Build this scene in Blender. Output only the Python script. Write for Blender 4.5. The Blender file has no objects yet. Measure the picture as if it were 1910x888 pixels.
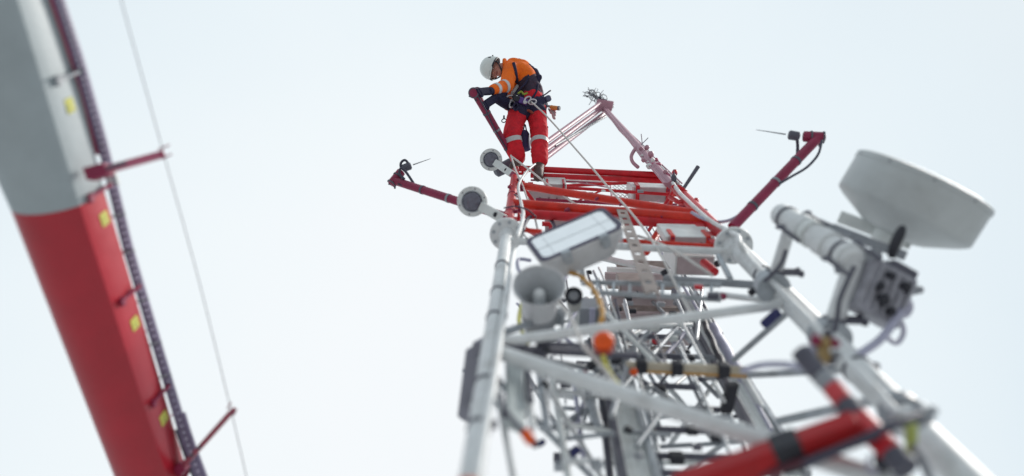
import bpy, bmesh, math, random
from mathutils import Vector, Matrix
import numpy as np
random.seed(7)
scene = bpy.context.scene
COL = scene.collection

# ------------------------------------------------------------------ camera
FPX = 1400.0                       # focal length in photograph pixels (1910 wide)
ELEV = math.radians(66)
CAM = Vector((0, 0, 34.0))
RT = Vector((1, 0, 0))
FW = Vector((0, math.cos(ELEV), math.sin(ELEV)))
UP = Vector((0, -math.sin(ELEV), math.cos(ELEV)))
cam_data = bpy.data.cameras.new("camera")
cam = bpy.data.objects.new("camera", cam_data)
COL.objects.link(cam)
cam.matrix_world = Matrix(((RT.x, UP.x, -FW.x, CAM.x), (RT.y, UP.y, -FW.y, CAM.y), (RT.z, UP.z, -FW.z, CAM.z), (0, 0, 0, 1)))
cam_data.sensor_width = 36.0
cam_data.lens = FPX / 1910 * 36.0
cam_data.clip_start = 0.05
cam_data.clip_end = 4000
cam_data.dof.use_dof = True
cam_data.dof.focus_distance = 8.6
cam_data.dof.aperture_fstop = 0.52
cam_data.dof.aperture_blades = 0
scene.camera = cam

def vc(x, y, z):
    """a direction given as right / up / away from the viewer"""
    return RT * x + UP * y + FW * z
def P(px, py, d):
    return CAM + vc((px - 955) / FPX * d, (444 - py) / FPX * d, d)
def depth(v):
    return (v - CAM).dot(FW)
def wr(v, w):
    """radius in metres of something w pixels wide at v"""
    return w / 2 * depth(v) / FPX

# ------------------------------------------------------------------ world, sun, exposure
SUN_DIR = vc(.62, .34, .70).normalized()
world = bpy.data.worlds.new("World")
scene.world = world
world.use_nodes = True
nt = world.node_tree
for n in list(nt.nodes): nt.nodes.remove(n)
def N(tree, t, **kw):
    n = tree.nodes.new(t)
    for k, v in kw.items(): setattr(n, k, v)
    return n
out = N(nt, 'ShaderNodeOutputWorld')
sky = N(nt, 'ShaderNodeTexSky', sky_type='NISHITA', sun_disc=False)
sky.sun_elevation = math.asin(SUN_DIR.z)
sky.sun_rotation = math.atan2(SUN_DIR.x, SUN_DIR.y)
sky.air_density = 1.5; sky.dust_density = 4.0; sky.ozone_density = 1.0
bg1 = N(nt, 'ShaderNodeBackground'); bg1.inputs['Strength'].default_value = 0.05
nt.links.new(sky.outputs[0], bg1.inputs['Color'])
# overcast layer: bright thin cloud around one direction, bluer away from it, soft mottling
tc = N(nt, 'ShaderNodeTexCoord')
dot = N(nt, 'ShaderNodeVectorMath', operation='DOT_PRODUCT')
bright = vc(-.10, -.22, 1).normalized()
dot.inputs[1].default_value = bright
nt.links.new(tc.outputs['Generated'], dot.inputs[0])
noi = N(nt, 'ShaderNodeTexNoise'); noi.inputs['Scale'].default_value = 2.2; noi.inputs['Detail'].default_value = 4
nt.links.new(tc.outputs['Generated'], noi.inputs['Vector'])
ma = N(nt, 'ShaderNodeMath', operation='MULTIPLY_ADD'); ma.inputs[1].default_value = 0.14; ma.inputs[2].default_value = -0.07
nt.links.new(noi.outputs['Fac'], ma.inputs[0])
ad = N(nt, 'ShaderNodeMath', operation='ADD')
nt.links.new(dot.outputs['Value'], ad.inputs[0]); nt.links.new(ma.outputs[0], ad.inputs[1])
ramp = N(nt, 'ShaderNodeValToRGB')
e = ramp.color_ramp.elements
e[0].position = 0.60; e[0].color = (.595, .675, .73, 1)
e[1].position = 1.0; e[1].color = (.815, .845, .866, 1)
for p, c in ((.76, (.668, .75, .80)), (.86, (.73, .80, .838)), (.94, (.785, .835, .86))):
    k = e.new(p); k.color = (*c, 1)
nt.links.new(ad.outputs[0], ramp.inputs[0])
bg2 = N(nt, 'ShaderNodeBackground'); sep = N(nt, 'ShaderNodeSeparateXYZ'); nt.links.new(tc.outputs['Generated'], sep.inputs[0])
hz = N(nt, 'ShaderNodeMapRange'); hz.inputs[1].default_value = -.02; hz.inputs[2].default_value = .42; hz.inputs[3].default_value = .30; hz.inputs[4].default_value = 1.0
nt.links.new(sep.outputs['Z'], hz.inputs[0]); nt.links.new(hz.outputs[0], bg2.inputs['Strength'])
nt.links.new(ramp.outputs[0], bg2.inputs['Color'])
mix = N(nt, 'ShaderNodeMixShader'); mix.inputs[0].default_value = 0.95
nt.links.new(bg1.outputs[0], mix.inputs[1]); nt.links.new(bg2.outputs[0], mix.inputs[2])
nt.links.new(mix.outputs[0], out.inputs['Surface'])

sun_data = bpy.data.lights.new("sun", 'SUN')
sun_data.energy = 2.8; sun_data.angle = math.radians(14); sun_data.color = (1, .96, .9)
sun = bpy.data.objects.new("sun", sun_data); COL.objects.link(sun)
sun.rotation_euler = (-SUN_DIR).to_track_quat('-Z', 'Y').to_euler()

scene.view_settings.view_transform = 'Standard'
scene.view_settings.look = 'None'
scene.view_settings.gamma = 1
scene.view_settings.exposure = 0.24
scene.view_settings.use_curve_mapping = False
scene.render.engine = 'CYCLES'
scene.cycles.use_denoising = True
scene.cycles.max_bounces = 6

# ------------------------------------------------------------------ materials
MATS = {}
def mat(name, col, rough=.5, metal=0.0, var=.12, scale=9.0, bump=.05, dirt=None, dirt_amt=.35, spec=.4, coat=0.0):
    """procedural paint / cloth / metal: colour mottling, grime patches, fine bump"""
    if name in MATS: return MATS[name]
    m = bpy.data.materials.new(name); m.use_nodes = True
    t = m.node_tree; b = t.nodes['Principled BSDF']
    tcn = N(t, 'ShaderNodeTexCoord')
    geo = N(t, 'ShaderNodeNewGeometry')
    n1 = N(t, 'ShaderNodeTexNoise'); n1.inputs['Scale'].default_value = scale; n1.inputs['Detail'].default_value = 6
    n1.inputs['Roughness'].default_value = .65
    t.links.new(geo.outputs['Position'], n1.inputs['Vector'])
    r = N(t, 'ShaderNodeValToRGB')
    r.color_ramp.elements[0].position = .3; r.color_ramp.elements[1].position = .7
    lo = [c * (1 - var) for c in col]; hi = [min(1, c * (1 + var)) for c in col]
    r.color_ramp.elements[0].color = (*lo, 1); r.color_ramp.elements[1].color = (*hi, 1)
    t.links.new(n1.outputs['Fac'], r.inputs[0])
    col_out = r.outputs[0]
    if dirt:
        n2 = N(t, 'ShaderNodeTexNoise'); n2.inputs['Scale'].default_value = scale * .55; n2.inputs['Detail'].default_value = 8
        n2.inputs['Roughness'].default_value = .75
        t.links.new(geo.outputs['Position'], n2.inputs['Vector'])
        r2 = N(t, 'ShaderNodeValToRGB'); r2.color_ramp.elements[0].position = .52; r2.color_ramp.elements[1].position = .72
        r2.color_ramp.elements[0].color = (0, 0, 0, 1); r2.color_ramp.elements[1].color = (dirt_amt,) * 3 + (1,)
        t.links.new(n2.outputs['Fac'], r2.inputs[0])
        mx = N(t, 'ShaderNodeMix', data_type='RGBA')
        t.links.new(r2.outputs[0], mx.inputs[0]); t.links.new(col_out, mx.inputs[6]); mx.inputs[7].default_value = (*dirt, 1)
        col_out = mx.outputs[2]
    t.links.new(col_out, b.inputs['Base Color'])
    rr = N(t, 'ShaderNodeMapRange'); rr.inputs[3].default_value = max(.05, rough - .12); rr.inputs[4].default_value = min(1, rough + .12)
    t.links.new(n1.outputs['Fac'], rr.inputs[0]); t.links.new(rr.outputs[0], b.inputs['Roughness'])
    b.inputs['Metallic'].default_value = metal
    b.inputs['Specular IOR Level'].default_value = spec
    if coat: b.inputs['Coat Weight'].default_value = coat
    if bump:
        n3 = N(t, 'ShaderNodeTexNoise'); n3.inputs['Scale'].default_value = scale * 9; n3.inputs['Detail'].default_value = 3
        t.links.new(geo.outputs['Position'], n3.inputs['Vector'])
        bp = N(t, 'ShaderNodeBump'); bp.inputs['Strength'].default_value = bump * 4; bp.inputs['Distance'].default_value = .004
        t.links.new(n3.outputs['Fac'], bp.inputs['Height']); t.links.new(bp.outputs[0], b.inputs['Normal'])
    MATS[name] = m
    return m
GR = (.16, .14, .12)
M_WHITE = mat("white_paint", (.73, .75, .755), .5, dirt=(.25, .22, .19), dirt_amt=.5)
M_OFFWHITE = mat("off_white_plastic", (.70, .73, .72), .45, dirt=GR, dirt_amt=.2)
M_GALV = mat("galvanised_steel", (.40, .43, .46), .45, metal=.35, var=.25, dirt=GR)
M_GREY = mat("grey_paint", (.30, .32, .35), .5, dirt=GR)
M_DGREY = mat("dark_grey_paint", (.10, .10, .13), .5)
M_BLACK = mat("black_rubber", (.025, .026, .035), .55)
M_RED = mat("red_paint", (.56, .013, .024), .42, var=.2, dirt=(.20, .02, .02), dirt_amt=.5)
M_ORED = mat("orange_red_paint", (.64, .032, .016), .42, var=.2, dirt=(.3, .03, .03), dirt_amt=.5)
M_CRIM = mat("crimson_paint", (.27, .022, .07), .45, var=.15, dirt=(.12, .01, .02))
M_HAZED = mat("haze_paled_red", (.45, .24, .30), .5, var=.15, dirt=(.4, .3, .32))  # red paled in the colour itself, standing in for haze and glare
M_MASTRED = mat("mast_red_paint", (.44, .012, .028), .36, spec=.6, var=.1, scale=4)
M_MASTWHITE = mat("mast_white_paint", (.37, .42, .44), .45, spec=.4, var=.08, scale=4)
M_PINK = mat("pink_red_paint", (.50, .12, .20), .5, var=.15)  # pale pink-red base colour
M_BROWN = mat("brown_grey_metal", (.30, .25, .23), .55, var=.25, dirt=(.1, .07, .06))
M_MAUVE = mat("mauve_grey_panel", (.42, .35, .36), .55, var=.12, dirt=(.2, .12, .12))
M_ORANGE = mat("orange_plastic", (.88, .10, .004), .4, var=.15)
M_TAN = mat("yellow_tan_hose", (.52, .27, .06), .5, var=.25)
M_YEL = mat("yellow_plate", (.58, .56, .10), .6, var=.2, dirt=(.4, .3, .2))
M_ROPE = mat("white_rope", (.62, .60, .58), .8, var=.15, scale=60)
M_CABLE = mat("dark_cable", (.05, .05, .08), .5)
M_LAV = mat("lavender_grey_cable", (.42, .42, .54), .5)
M_NAVY = mat("navy_webbing", (.035, .033, .07), .8, var=.3, scale=30, spec=.15)
M_PURPLE = mat("purple_rail", (.20, .165, .26), .5, var=.2)
M_LENS = mat("dark_dome_glass", (.13, .13, .17), .12, var=.3, scale=25, bump=0, spec=.6)
M_GLASS = mat("lamp_glass", (.97, .98, .98), .14, metal=.85, var=.03, bump=0, spec=.8)
M_BRASS = mat("brass_fitting", (.42, .30, .14), .4, metal=.5, var=.3)
M_SKIN = mat("skin", (.46, .22, .17), .55, var=.12, scale=40)
M_HIVIS = mat("hi_vis_orange_cloth", (1.0, .165, .006), .8, var=.12, scale=14, dirt=(.5, .08, .01), dirt_amt=.5)
M_TROUS = mat("red_trouser_cloth", (.66, .016, .03), .85, var=.22, scale=14, dirt=(.22, .01, .03), dirt_amt=.6)
M_REFL = mat("reflective_tape", (.55, .57, .58), .45, var=.1)
M_BOOT = mat("brown_leather", (.09, .055, .05), .6, var=.4, scale=20)
M_HELM = mat("helmet_white", (.70, .74, .72), .35, var=.05)
M_BLUE = mat("navy_blue_plastic", (.03, .035, .13), .5)

# ------------------------------------------------------------------ mesh building
def frame(ax):
    ax = ax.normalized()
    h = UP if abs(ax.dot(UP)) < .9 else RT
    u = ax.cross(h).normalized(); v = ax.cross(u).normalized()
    return u, v
class MB:
    def __init__(s): s.v = []; s.f = []
    def add(s, vs, fs):
        o = len(s.v); s.v += [Vector(x) for x in vs]; s.f += [tuple(i + o for i in f) for f in fs]; return s
    def tube(s, pts, r=None, w=None, seg=14, caps=True):
        pts = [Vector(p) for p in pts]
        n = len(pts)
        if w is not None:
            ws = w if isinstance(w, (list, tuple)) else [w] * n
            rs = [wr(p, q) for p, q in zip(pts, ws)]
        else:
            rs = r if isinstance(r, (list, tuple)) else [r] * n
        vs, fs = [], []
        u = None
        for i, p in enumerate(pts):
            t = (pts[min(i + 1, n - 1)] - pts[max(i - 1, 0)]).normalized()
            if u is None: u, _ = frame(t)
            u = (u - t * u.dot(t)).normalized(); v = t.cross(u)
            for k in range(seg):
                a = 2 * math.pi * k / seg
                vs.append(p + (u * math.cos(a) + v * math.sin(a)) * rs[i])
        for i in range(n - 1):
            for k in range(seg):
                k2 = (k + 1) % seg
                fs.append((i * seg + k, i * seg + k2, (i + 1) * seg + k2, (i + 1) * seg + k))
        if caps:
            fs.append(tuple(range(seg - 1, -1, -1))); fs.append(tuple((n - 1) * seg + k for k in range(seg)))
        return s.add(vs, fs)
    def lathe(s, o, ax, prof, seg=28, closed=True):
        """prof: list of (distance along the axis, radius)"""
        ax = ax.normalized(); u, v = frame(ax)
        vs, fs = [], []
        for (q, r) in prof:
            for k in range(seg):
                a = 2 * math.pi * k / seg
                vs.append(o + ax * q + (u * math.cos(a) + v * math.sin(a)) * max(r, .0004))
        n = len(prof)
        for i in range(n - 1):
            for k in range(seg):
                k2 = (k + 1) % seg
                fs.append((i * seg + k, i * seg + k2, (i + 1) * seg + k2, (i + 1) * seg + k))
        if closed:
            fs.append(tuple(range(seg - 1, -1, -1))); fs.append(tuple((n - 1) * seg + k for k in range(seg)))
        return s.add(vs, fs)
    def box(s, c, x, y, z):
        """x, y, z are half-extent vectors"""
        vs = [c + x * a + y * b + z * d for a in (-1, 1) for b in (-1, 1) for d in (-1, 1)]
        return s.add(vs, [(0, 1, 3, 2), (4, 6, 7, 5), (0, 4, 5, 1), (2, 3, 7, 6), (0, 2, 6, 4), (1, 5, 7, 3)])
    def bar(s, a, b, w, t, nrm):
        """rectangular bar from a to b, w wide, t thick along nrm"""
        ax = b - a; n = (nrm - ax.normalized() * nrm.dot(ax.normalized())).normalized(); sd = ax.normalized().cross(n)
        return s.box((a + b) / 2, ax / 2, sd * w / 2, n * t / 2)
    def ball(s, c, r, seg=16, ax=None, sq=1.0):
        ax = ax or FW
        return s.lathe(c, ax, [(-math.cos(math.pi * i / 10) * r * sq, math.sin(math.pi * i / 10) * r) for i in range(11)], seg)
    def prism(s, poly, off):
        n = len(poly); vs = list(poly) + [p + off for p in poly]
        return s.add(vs, [tuple(range(n - 1, -1, -1)), tuple(range(n, 2 * n))] + [(i, (i + 1) % n, n + (i + 1) % n, n + i) for i in range(n)])
    def build(s, name, m, parent=None, bevel=0, smooth=True, angle=38):
        me = bpy.data.meshes.new(name)
        base = thing_loc(parent) if parent is not None else sum(s.v, Vector()) / len(s.v)
        me.from_pydata([tuple(v - base) for v in s.v], [], s.f)
        b = bmesh.new(); b.from_mesh(me); bmesh.ops.recalc_face_normals(b, faces=b.faces); b.to_mesh(me); b.free()
        if smooth:
            me.shade_smooth(); me.set_sharp_from_angle(angle=math.radians(angle))
        me.materials.append(m)
        o = bpy.data.objects.new(name, me); COL.objects.link(o)
        if parent is not None: o.parent = parent
        else: o.location = base
        if bevel:
            md = o.modifiers.new("bevel", 'BEVEL'); md.width = bevel; md.segments = 2; md.limit_method = 'ANGLE'
        return o
def thing_loc(o):
    l = Vector(o.location)
    while o.parent is not None:
        o = o.parent; l += o.location
    return l
def thing(name, label, cat, loc, group=None, kind=None):
    o = bpy.data.objects.new(name, None); COL.objects.link(o)
    o.empty_display_size = .1; o.location = loc
    return tag(o, label, cat, group, kind)
def tag(o, label, cat=None, group=None, kind=None):
    if label: o['label'] = label
    if cat: o['category'] = cat
    if group: o['group'] = group
    if kind: o['kind'] = kind
    return o
def spline(pts, n=8):
    pts = [Vector(p) for p in pts]; res = []
    for i in range(len(pts) - 1):
        p0 = pts[max(i - 1, 0)]; p1 = pts[i]; p2 = pts[i + 1]; p3 = pts[min(i + 2, len(pts) - 1)]
        for k in range(n):
            t = k / n
            res.append(.5 * ((2 * p1) + (p2 - p0) * t + (2 * p0 - 5 * p1 + 4 * p2 - p3) * t * t + (3 * p1 - p0 - 3 * p2 + p3) * t ** 3))
    res.append(pts[-1]); return res
def capsule(mb, a, ra, b, rb, seg=16):
    ax = (b - a); L = ax.length; prof = []
    for i in range(7):
        t = math.pi / 2 * i / 6; prof.append((-ra * math.cos(t), ra * math.sin(t)))
    for i in range(7):
        t = math.pi / 2 * i / 6; prof.append((L + rb * math.sin(t), rb * math.cos(t)))
    mb.lathe(a, ax, prof, seg)
def organic(name, m, parent, build_fn, voxel=.012, smooth=4, noise=0.0, nscale=.08):
    mb = MB(); build_fn(mb)
    o = mb.build(name, m, parent)
    md = o.modifiers.new("r", 'REMESH'); md.mode = 'VOXEL'; md.voxel_size = voxel; md.use_smooth_shade = True
    sm = o.modifiers.new("s", 'SMOOTH'); sm.iterations = smooth; sm.factor = .5
    if noise:
        tx = bpy.data.textures.new(name + "_folds", 'CLOUDS'); tx.noise_scale = nscale; tx.noise_depth = 2
        dp = o.modifiers.new("d", 'DISPLACE'); dp.texture = tx; dp.strength = noise; dp.mid_level = .5
    dg = bpy.context.evaluated_depsgraph_get(); dg.update()
    me = bpy.data.meshes.new_from_object(o.evaluated_get(dg))
    o.modifiers.clear(); o.data = me; me.name = name
    me.shade_smooth()
    if not me.materials: me.materials.append(m)
    return o

# ------------------------------------------------------------------ tower frame
VPX, VPY = 995.0, 85.0
T = vc((VPX - 955) / FPX, (444 - VPY) / FPX, 1).normalized()       # along the tower, upwards
L0 = P(943, 450, 5.4)                                               # left leg at its flange
_ray = P(1370, 460, 1) - CAM
_Rg = P(1370, 460, 5.35)
H = (_Rg - L0); H = (H - T * H.dot(T)).normalized()                 # across the near face, to the right
NI = T.cross(H).normalized()                                        # into the tower
if NI.dot(UP) > 0: NI = -NI
def Q(px, py, off=0.0):
    """point of the near face of the tower (shifted inwards by off metres) seen at px, py"""
    r = vc((px - 955) / FPX, (444 - py) / FPX, 1)
    k = (L0 + NI * off - CAM).dot(NI) / r.dot(NI)
    return CAM + r * k
R0 = Q(1370, 460)
def on_leg(o, py):
    """point of the leg line through o that projects to row py"""
    c = o - CAM; f = (444 - py) / FPX
    s = (f * c.dot(FW) - c.dot(UP)) / (T.dot(UP) - f * T.dot(FW))
    return o + T * s
def LL(py): return on_leg(L0, py)
def RR(py): return on_leg(R0, py)
SPAN = (R0 - L0).dot(H)
B0 = L0 + H * SPAN / 2 + NI * 1.35 + T * .1                          # rear leg

# ------------------------------------------------------------------ ground far below (out of frame, bounces light)
mb = MB()
mb.add([Vector((x, y, 0)) for x, y in ((-1500, -1500), (1500, -1500), (1500, 1500), (-1500, 1500))], [(0, 1, 2, 3)])
g = mb.build("ground", mat("ground_soil", (.30, .31, .32), .9, scale=.15, bump=0, dirt=(.2, .19, .17)))
tag(g, "pale ground far below the tower", None, None, 'structure')

# ------------------------------------------------------------------ lattice tower
tower = thing("lattice_tower", "red and white tubular lattice tower seen from below, carrying the climber and all the equipment", "tower", Vector((L0.x, L0.y, 0)))
def legpart(o, top, r, m, bottom=None, label=None):
    a = bottom if bottom is not None else o - T * (o.z / T.z)
    mb = MB(); n = 12
    mb.tube([a + (top - a) * (i / n) for i in range(n + 1)], r=r, seg=24)
    l = mb.build("leg", m, tower)
    if label: l['label'] = label
    return l
FL = LL(437); FR = RR(458)
legpart(L0, FL - T * .012, .042, M_WHITE, label="white lower leg tube on the left")
legpart(R0, FR - T * .012, .062, M_WHITE, label="thick white lower leg tube on the right")
legpart(B0, on_leg(B0, 560), .045, M_WHITE, label="white rear leg tube")
legpart(L0, LL(303), .040, M_RED, bottom=FL + T * .012, label="red upper leg tube on the left")
legpart(R0, RR(338), .050, M_RED, bottom=FR + T * .012, label="red upper leg tube on the right")
for c, r, lr in ((FL, .125, .042), (FR, .135, .062)):
    mb = MB()
    mb.lathe(c - T * .017, T, [(0, lr + .003), (0, r), (.014, r + .002), (.015, r - .002), (.018, r - .002), (.019, r), (.033, r), (.033, lr + .003)], 40)
    # weld cone under the plate
    mb.lathe(c - T * .12, T, [(0, lr + .003), (.04, lr + .007), (.102, lr + .022)], 32)
    fl = mb.build("flange", M_WHITE, tower)
    u, v = frame(T)
    for k in range(8):
        bm_ = MB(); a = 2 * math.pi * (k + .3) / 8
        q = c + (u * math.cos(a) + v * math.sin(a)) * (r - .026)
        bm_.lathe(q - T * .032, T, [(0, .009), (.0, .013), (.014, .013), (.014, .006), (.052, .006), (.052, .012), (.062, .012)], 6)
        bm_.build("bolt", M_GALV, fl, smooth=False)
# band straps on the legs
for py, o, r in ((498, L0, .042), (548, L0, .042), (595, L0, .042), (718, L0, .042), (800, L0, .042), (398, L0, .04), (365, L0, .04), (515, R0, .062), (690, R0, .062), (772, R0, .062)):
    c = on_leg(o, py); mb = MB()
    mb.lathe(c - T * .012, T, [(0, r + .001), (0, r + .005), (.024, r + .005), (.024, r + .001)], 28)
    q = c + H * (r + .012) - NI * .02
    mb.box(q, H * .013, NI * .012, T * .016)
    mb.build("strap", M_DGREY if py > 420 else M_CRIM, tower)
def brace(a, b, w, m, name="brace", label=None, bend=None):
    mb = MB(); n = 6
    pts = [a + (b - a) * (i / n) for i in range(n + 1)]
    ws = w if isinstance(w, (list, tuple)) else None
    if ws:
        ra, rb = wr(a, ws[0]), wr(b, ws[1]); r = (ra + rb) / 2
    else: r = w
    mb.tube(pts, r=r, seg=18)
    o = mb.build(name, m, tower)
    if label: o['label'] = label
    return o
# white part
brace(LL(640), RR(566), .026, M_WHITE, label="white diagonal rising to the right leg")
brace(LL(652), RR(974), .035, M_WHITE, label="white diagonal falling to the right")
brace(LL(449), RR(471), .026, M_WHITE, name="crossbeam", label="white crossbeam at flange height")
brace(Q(1110, 478, .55), Q(1262, 512, .55), .030, M_WHITE, name="crossbeam")
brace(RR(572), Q(1368, 672, .45), .018, M_GALV)
brace(Q(1362, 702, .55), RR(688), .018, M_GALV)
brace(Q(1452, 786, .5), RR(742), .021, M_GALV)
brace(LL(690), Q(1118, 905, .9), .017, M_GALV)
brace(Q(1002, 690, .3), Q(1130, 905, .8), .015, M_WHITE)
brace(Q(1062, 692, .45), Q(1165, 890, 1.0), .016, M_WHITE)
brace(LL(655), Q(960, 905, .3), .014, M_WHITE)
brace(Q(1240, 520, .2), Q(1412, 532, .1), .026, M_GREY, name="crossbeam")
brace(Q(1335, 549, .15), RR(566), .019, M_WHITE, name="crossbeam")
brace(Q(1200, 600, .85), Q(1330, 588, .85), .022, M_WHITE)
brace(Q(1130, 470, .9), Q(1290, 640, .9), .018, M_GALV)
brace(Q(1305, 560, .9), Q(1180, 650, .9), .016, M_GREY)
brace(Q(1220, 690, .9), Q(1330, 820, 1.0), .018, M_WHITE)
brace(Q(1350, 690, .9), Q(1250, 830, 1.0), .016, M_WHITE)
brace(Q(1250, 900, 1.0), Q(1430, 770, 1.0), .016, M_GALV)
# ring of dark beams under the first diagonal
brace(LL(648), Q(1185, 664, .25), .020, M_DGREY, name="crossbeam", label="dark horizontal under the first diagonal")
brace(Q(962, 662, .2), Q(1120, 690, .5), .016, M_GREY)
# red part
for a, b, r, m in (
    (LL(314), RR(327), .036, M_RED), (Q(990, 327, .06), Q(1246, 338, .06), .030, M_RED), (Q(990, 336, .3), Q(1246, 345, .3), .012, M_CRIM),
    (Q(1050, 347, .25), Q(1235, 338, .25), .020, M_RED), (Q(1040, 349, .15), Q(1266, 364, .15), .018, M_RED),
    (LL(344), RR(400), .038, M_ORED), (LL(380), RR(409), .046, M_ORED), (Q(975, 399, .05), Q(1315, 420, .05), .042, M_RED), (Q(1000, 386, .3), Q(1300, 404, .3), .03, M_CRIM),
    (Q(1000, 372, .1), Q(1300, 388, .1), .016, M_CRIM),
    (Q(1120, 446, .05), Q(1342, 460, .05), .017, M_ORED), (Q(955, 427, .02), Q(1010, 432, .02), .018, M_ORED),
    (Q(1205, 470, .15), Q(1240, 414, .15), .030, M_ORED), (Q(1250, 368, .1), Q(1300, 398, .1), .024, M_RED),
    (LL(330), Q(1030, 420, .5), .020, M_RED), (LL(410), Q(1060, 470, .6), .020, M_RED),
    (Q(1258, 352, .06), Q(1248, 392, .3), .020, M_ORED), (RR(350), Q(1210, 430, .55), .018, M_RED)):
    brace(a, b, r, m, name="crossbeam", label="red painted crossbeam of the upper section")
# head frame: two stays meeting at the apex, haze fade put into their colour
APEX = P(1126, 200, 12.0)
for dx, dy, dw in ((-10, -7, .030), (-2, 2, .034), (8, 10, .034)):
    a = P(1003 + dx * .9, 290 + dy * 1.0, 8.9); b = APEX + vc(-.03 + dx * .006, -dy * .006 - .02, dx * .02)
    brace(a, b, dw, M_HAZED, name="stay", label="red stay coloured pale for haze, running up to the apex")
brace(P(1035, 272, 9.5), P(1130, 217, 11.9), .018, M_GREY, name="stay")
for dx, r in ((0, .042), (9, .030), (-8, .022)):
    brace(P(1252 + dx, 345, 7.4), APEX + vc(.02 + dx * .004, -.03, dx * .01), r, M_HAZED, name="stay", label="red stay on the right, coloured pale for haze, running up to the apex")
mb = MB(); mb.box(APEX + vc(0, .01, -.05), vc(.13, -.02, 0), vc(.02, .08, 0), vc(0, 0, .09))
mb.build("apex_plate", M_HAZED, tower, bevel=.015)
# gussets on the right red leg
for py, w in ((372, .05), (392, .06), (415, .07), (432, .06), (446, .05)):
    mb = MB(); c = RR(py)
    mb.box(c - H * .07 + NI * .02, H * .055, T * w, NI * .006)
    mb.build("gusset", M_RED, tower, bevel=.003)
for py in (322, 338, 352, 376, 392, 406):
    mb = MB(); c = LL(py)
    mb.box(c + H * .06 + NI * .01, H * .05, T * .06, NI * .006)
    mb.box(c + H * .08 - NI * .01, H * .012, T * .02, NI * .03)
    mb.build("gusset", M_RED if py % 4 else M_CRIM, tower, bevel=.003)
# dark clamps where tubes meet
for (px, py, off, w, m) in ((1405, 543, 0, 14, M_BLACK), (1432, 532, -.03, 17, M_DGREY), (1240, 508, .3, 11, M_BLACK), (958, 728, .25, 15, M_BLACK), (1012, 722, .35, 17, M_BLACK),
                            (1005, 664, .1, 22, M_DGREY), (1060, 692, .4, 12, M_BLACK), (1105, 680, .4, 16, M_BLACK), (1150, 672, .4, 16, M_BLACK), (1072, 842, .6, 17, M_BLUE),
                            (1010, 826, .5, 12, M_BLUE), (1095, 404, .0, 8, M_CRIM), (1058, 392, .0, 8, M_CRIM), (1113, 371, 0, 6, M_CRIM), (1158, 381, 0, 6, M_CRIM), (1235, 404, 0, 6, M_CRIM)):
    c = Q(px, py, off); mb = MB(); r = wr(c, w)
    ax = (H * .8 - NI * .4 + T * .5).normalized()
    mb.lathe(c - ax * r * 1.2, ax, [(0, r * .8), (.1 * r, r), (2.2 * r, r), (2.4 * r, r * .8)], 14)
    mb.build("clamp", m, tower)
c = Q(1438, 594, .04); ax = (Q(1368, 672, .45) - RR(572)).normalized(); mb = MB()
mb.tube([c - ax * .06, c + ax * .06], r=.027); mb.build("sleeve", M_BLUE, tower, bevel=.004)

# ------------------------------------------------------------------ equipment boxes in the upper section
def equipment_box(px, py, wpx, hpx, length, off, label, m, brackets=True, mbr=None, feet=True):
    c = Q(px, py, off); w, h = wr(c, wpx), wr(c, hpx)
    t = thing("equipment_box", label, "equipment box", c, "equipment boxes bolted inside the tower")
    mb = MB(); mb.box(c + T * length / 2, H * w, NI * h, T * length / 2); mb.build("housing", m, t, bevel=.008)
    mb = MB(); mb.box(c - T * .006, H * w * .9, NI * h * .86, T * .006); mb.build("bottom_plate", M_MAUVE, t, bevel=.002)
    if brackets:
        for s in (-.72, .72):
            mb = MB()
            mb.box(c + H * w * s - T * .018, H * w * .09, NI * h * 1.12, T * .006)
            mb.box(c + H * w * s - NI * h * 1.16 + T * length * .2, H * w * .09, NI * .006, T * length * .25)
            br = mb.build("bracket", mbr or M_RED, t, bevel=.002)
            bo = MB()
            for q in (-.7, .7): bo.lathe(c + H * w * s + NI * h * q - T * .034, T, [(0, w * .06), (.012, w * .06)], 8)
            bo.build("bolt", M_CRIM, br)
    if feet:
        mb = MB()
        for q in (-.4, .05, .45): mb.lathe(c + H * w * q - T * .045 + NI * h * .3, T, [(0, h * .12), (.04, h * .12)], 10)
        mb.build("cable_gland", M_BLACK, t)
    return t
equipment_box(1036, 349, 42, 12, .55, .10, "small white equipment box with red brackets right beside the climber's boot", M_OFFWHITE)
equipment_box(1217, 364, 78, 30, .50, .30, "pale grey equipment box with red brackets at the right leg, topmost on that side", M_OFFWHITE, feet=False)
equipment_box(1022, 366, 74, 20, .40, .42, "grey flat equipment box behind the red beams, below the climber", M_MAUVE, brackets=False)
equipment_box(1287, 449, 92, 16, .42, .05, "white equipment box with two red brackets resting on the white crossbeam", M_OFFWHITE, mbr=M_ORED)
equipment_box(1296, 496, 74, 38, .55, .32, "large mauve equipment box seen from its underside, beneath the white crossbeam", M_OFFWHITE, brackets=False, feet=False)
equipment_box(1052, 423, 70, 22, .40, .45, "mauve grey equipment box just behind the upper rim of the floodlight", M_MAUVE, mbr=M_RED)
equipment_box(1187, 540, 62, 20, .35, .75, "brown equipment box hanging under the cable ladder in the middle", M_BROWN, brackets=False)
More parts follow.
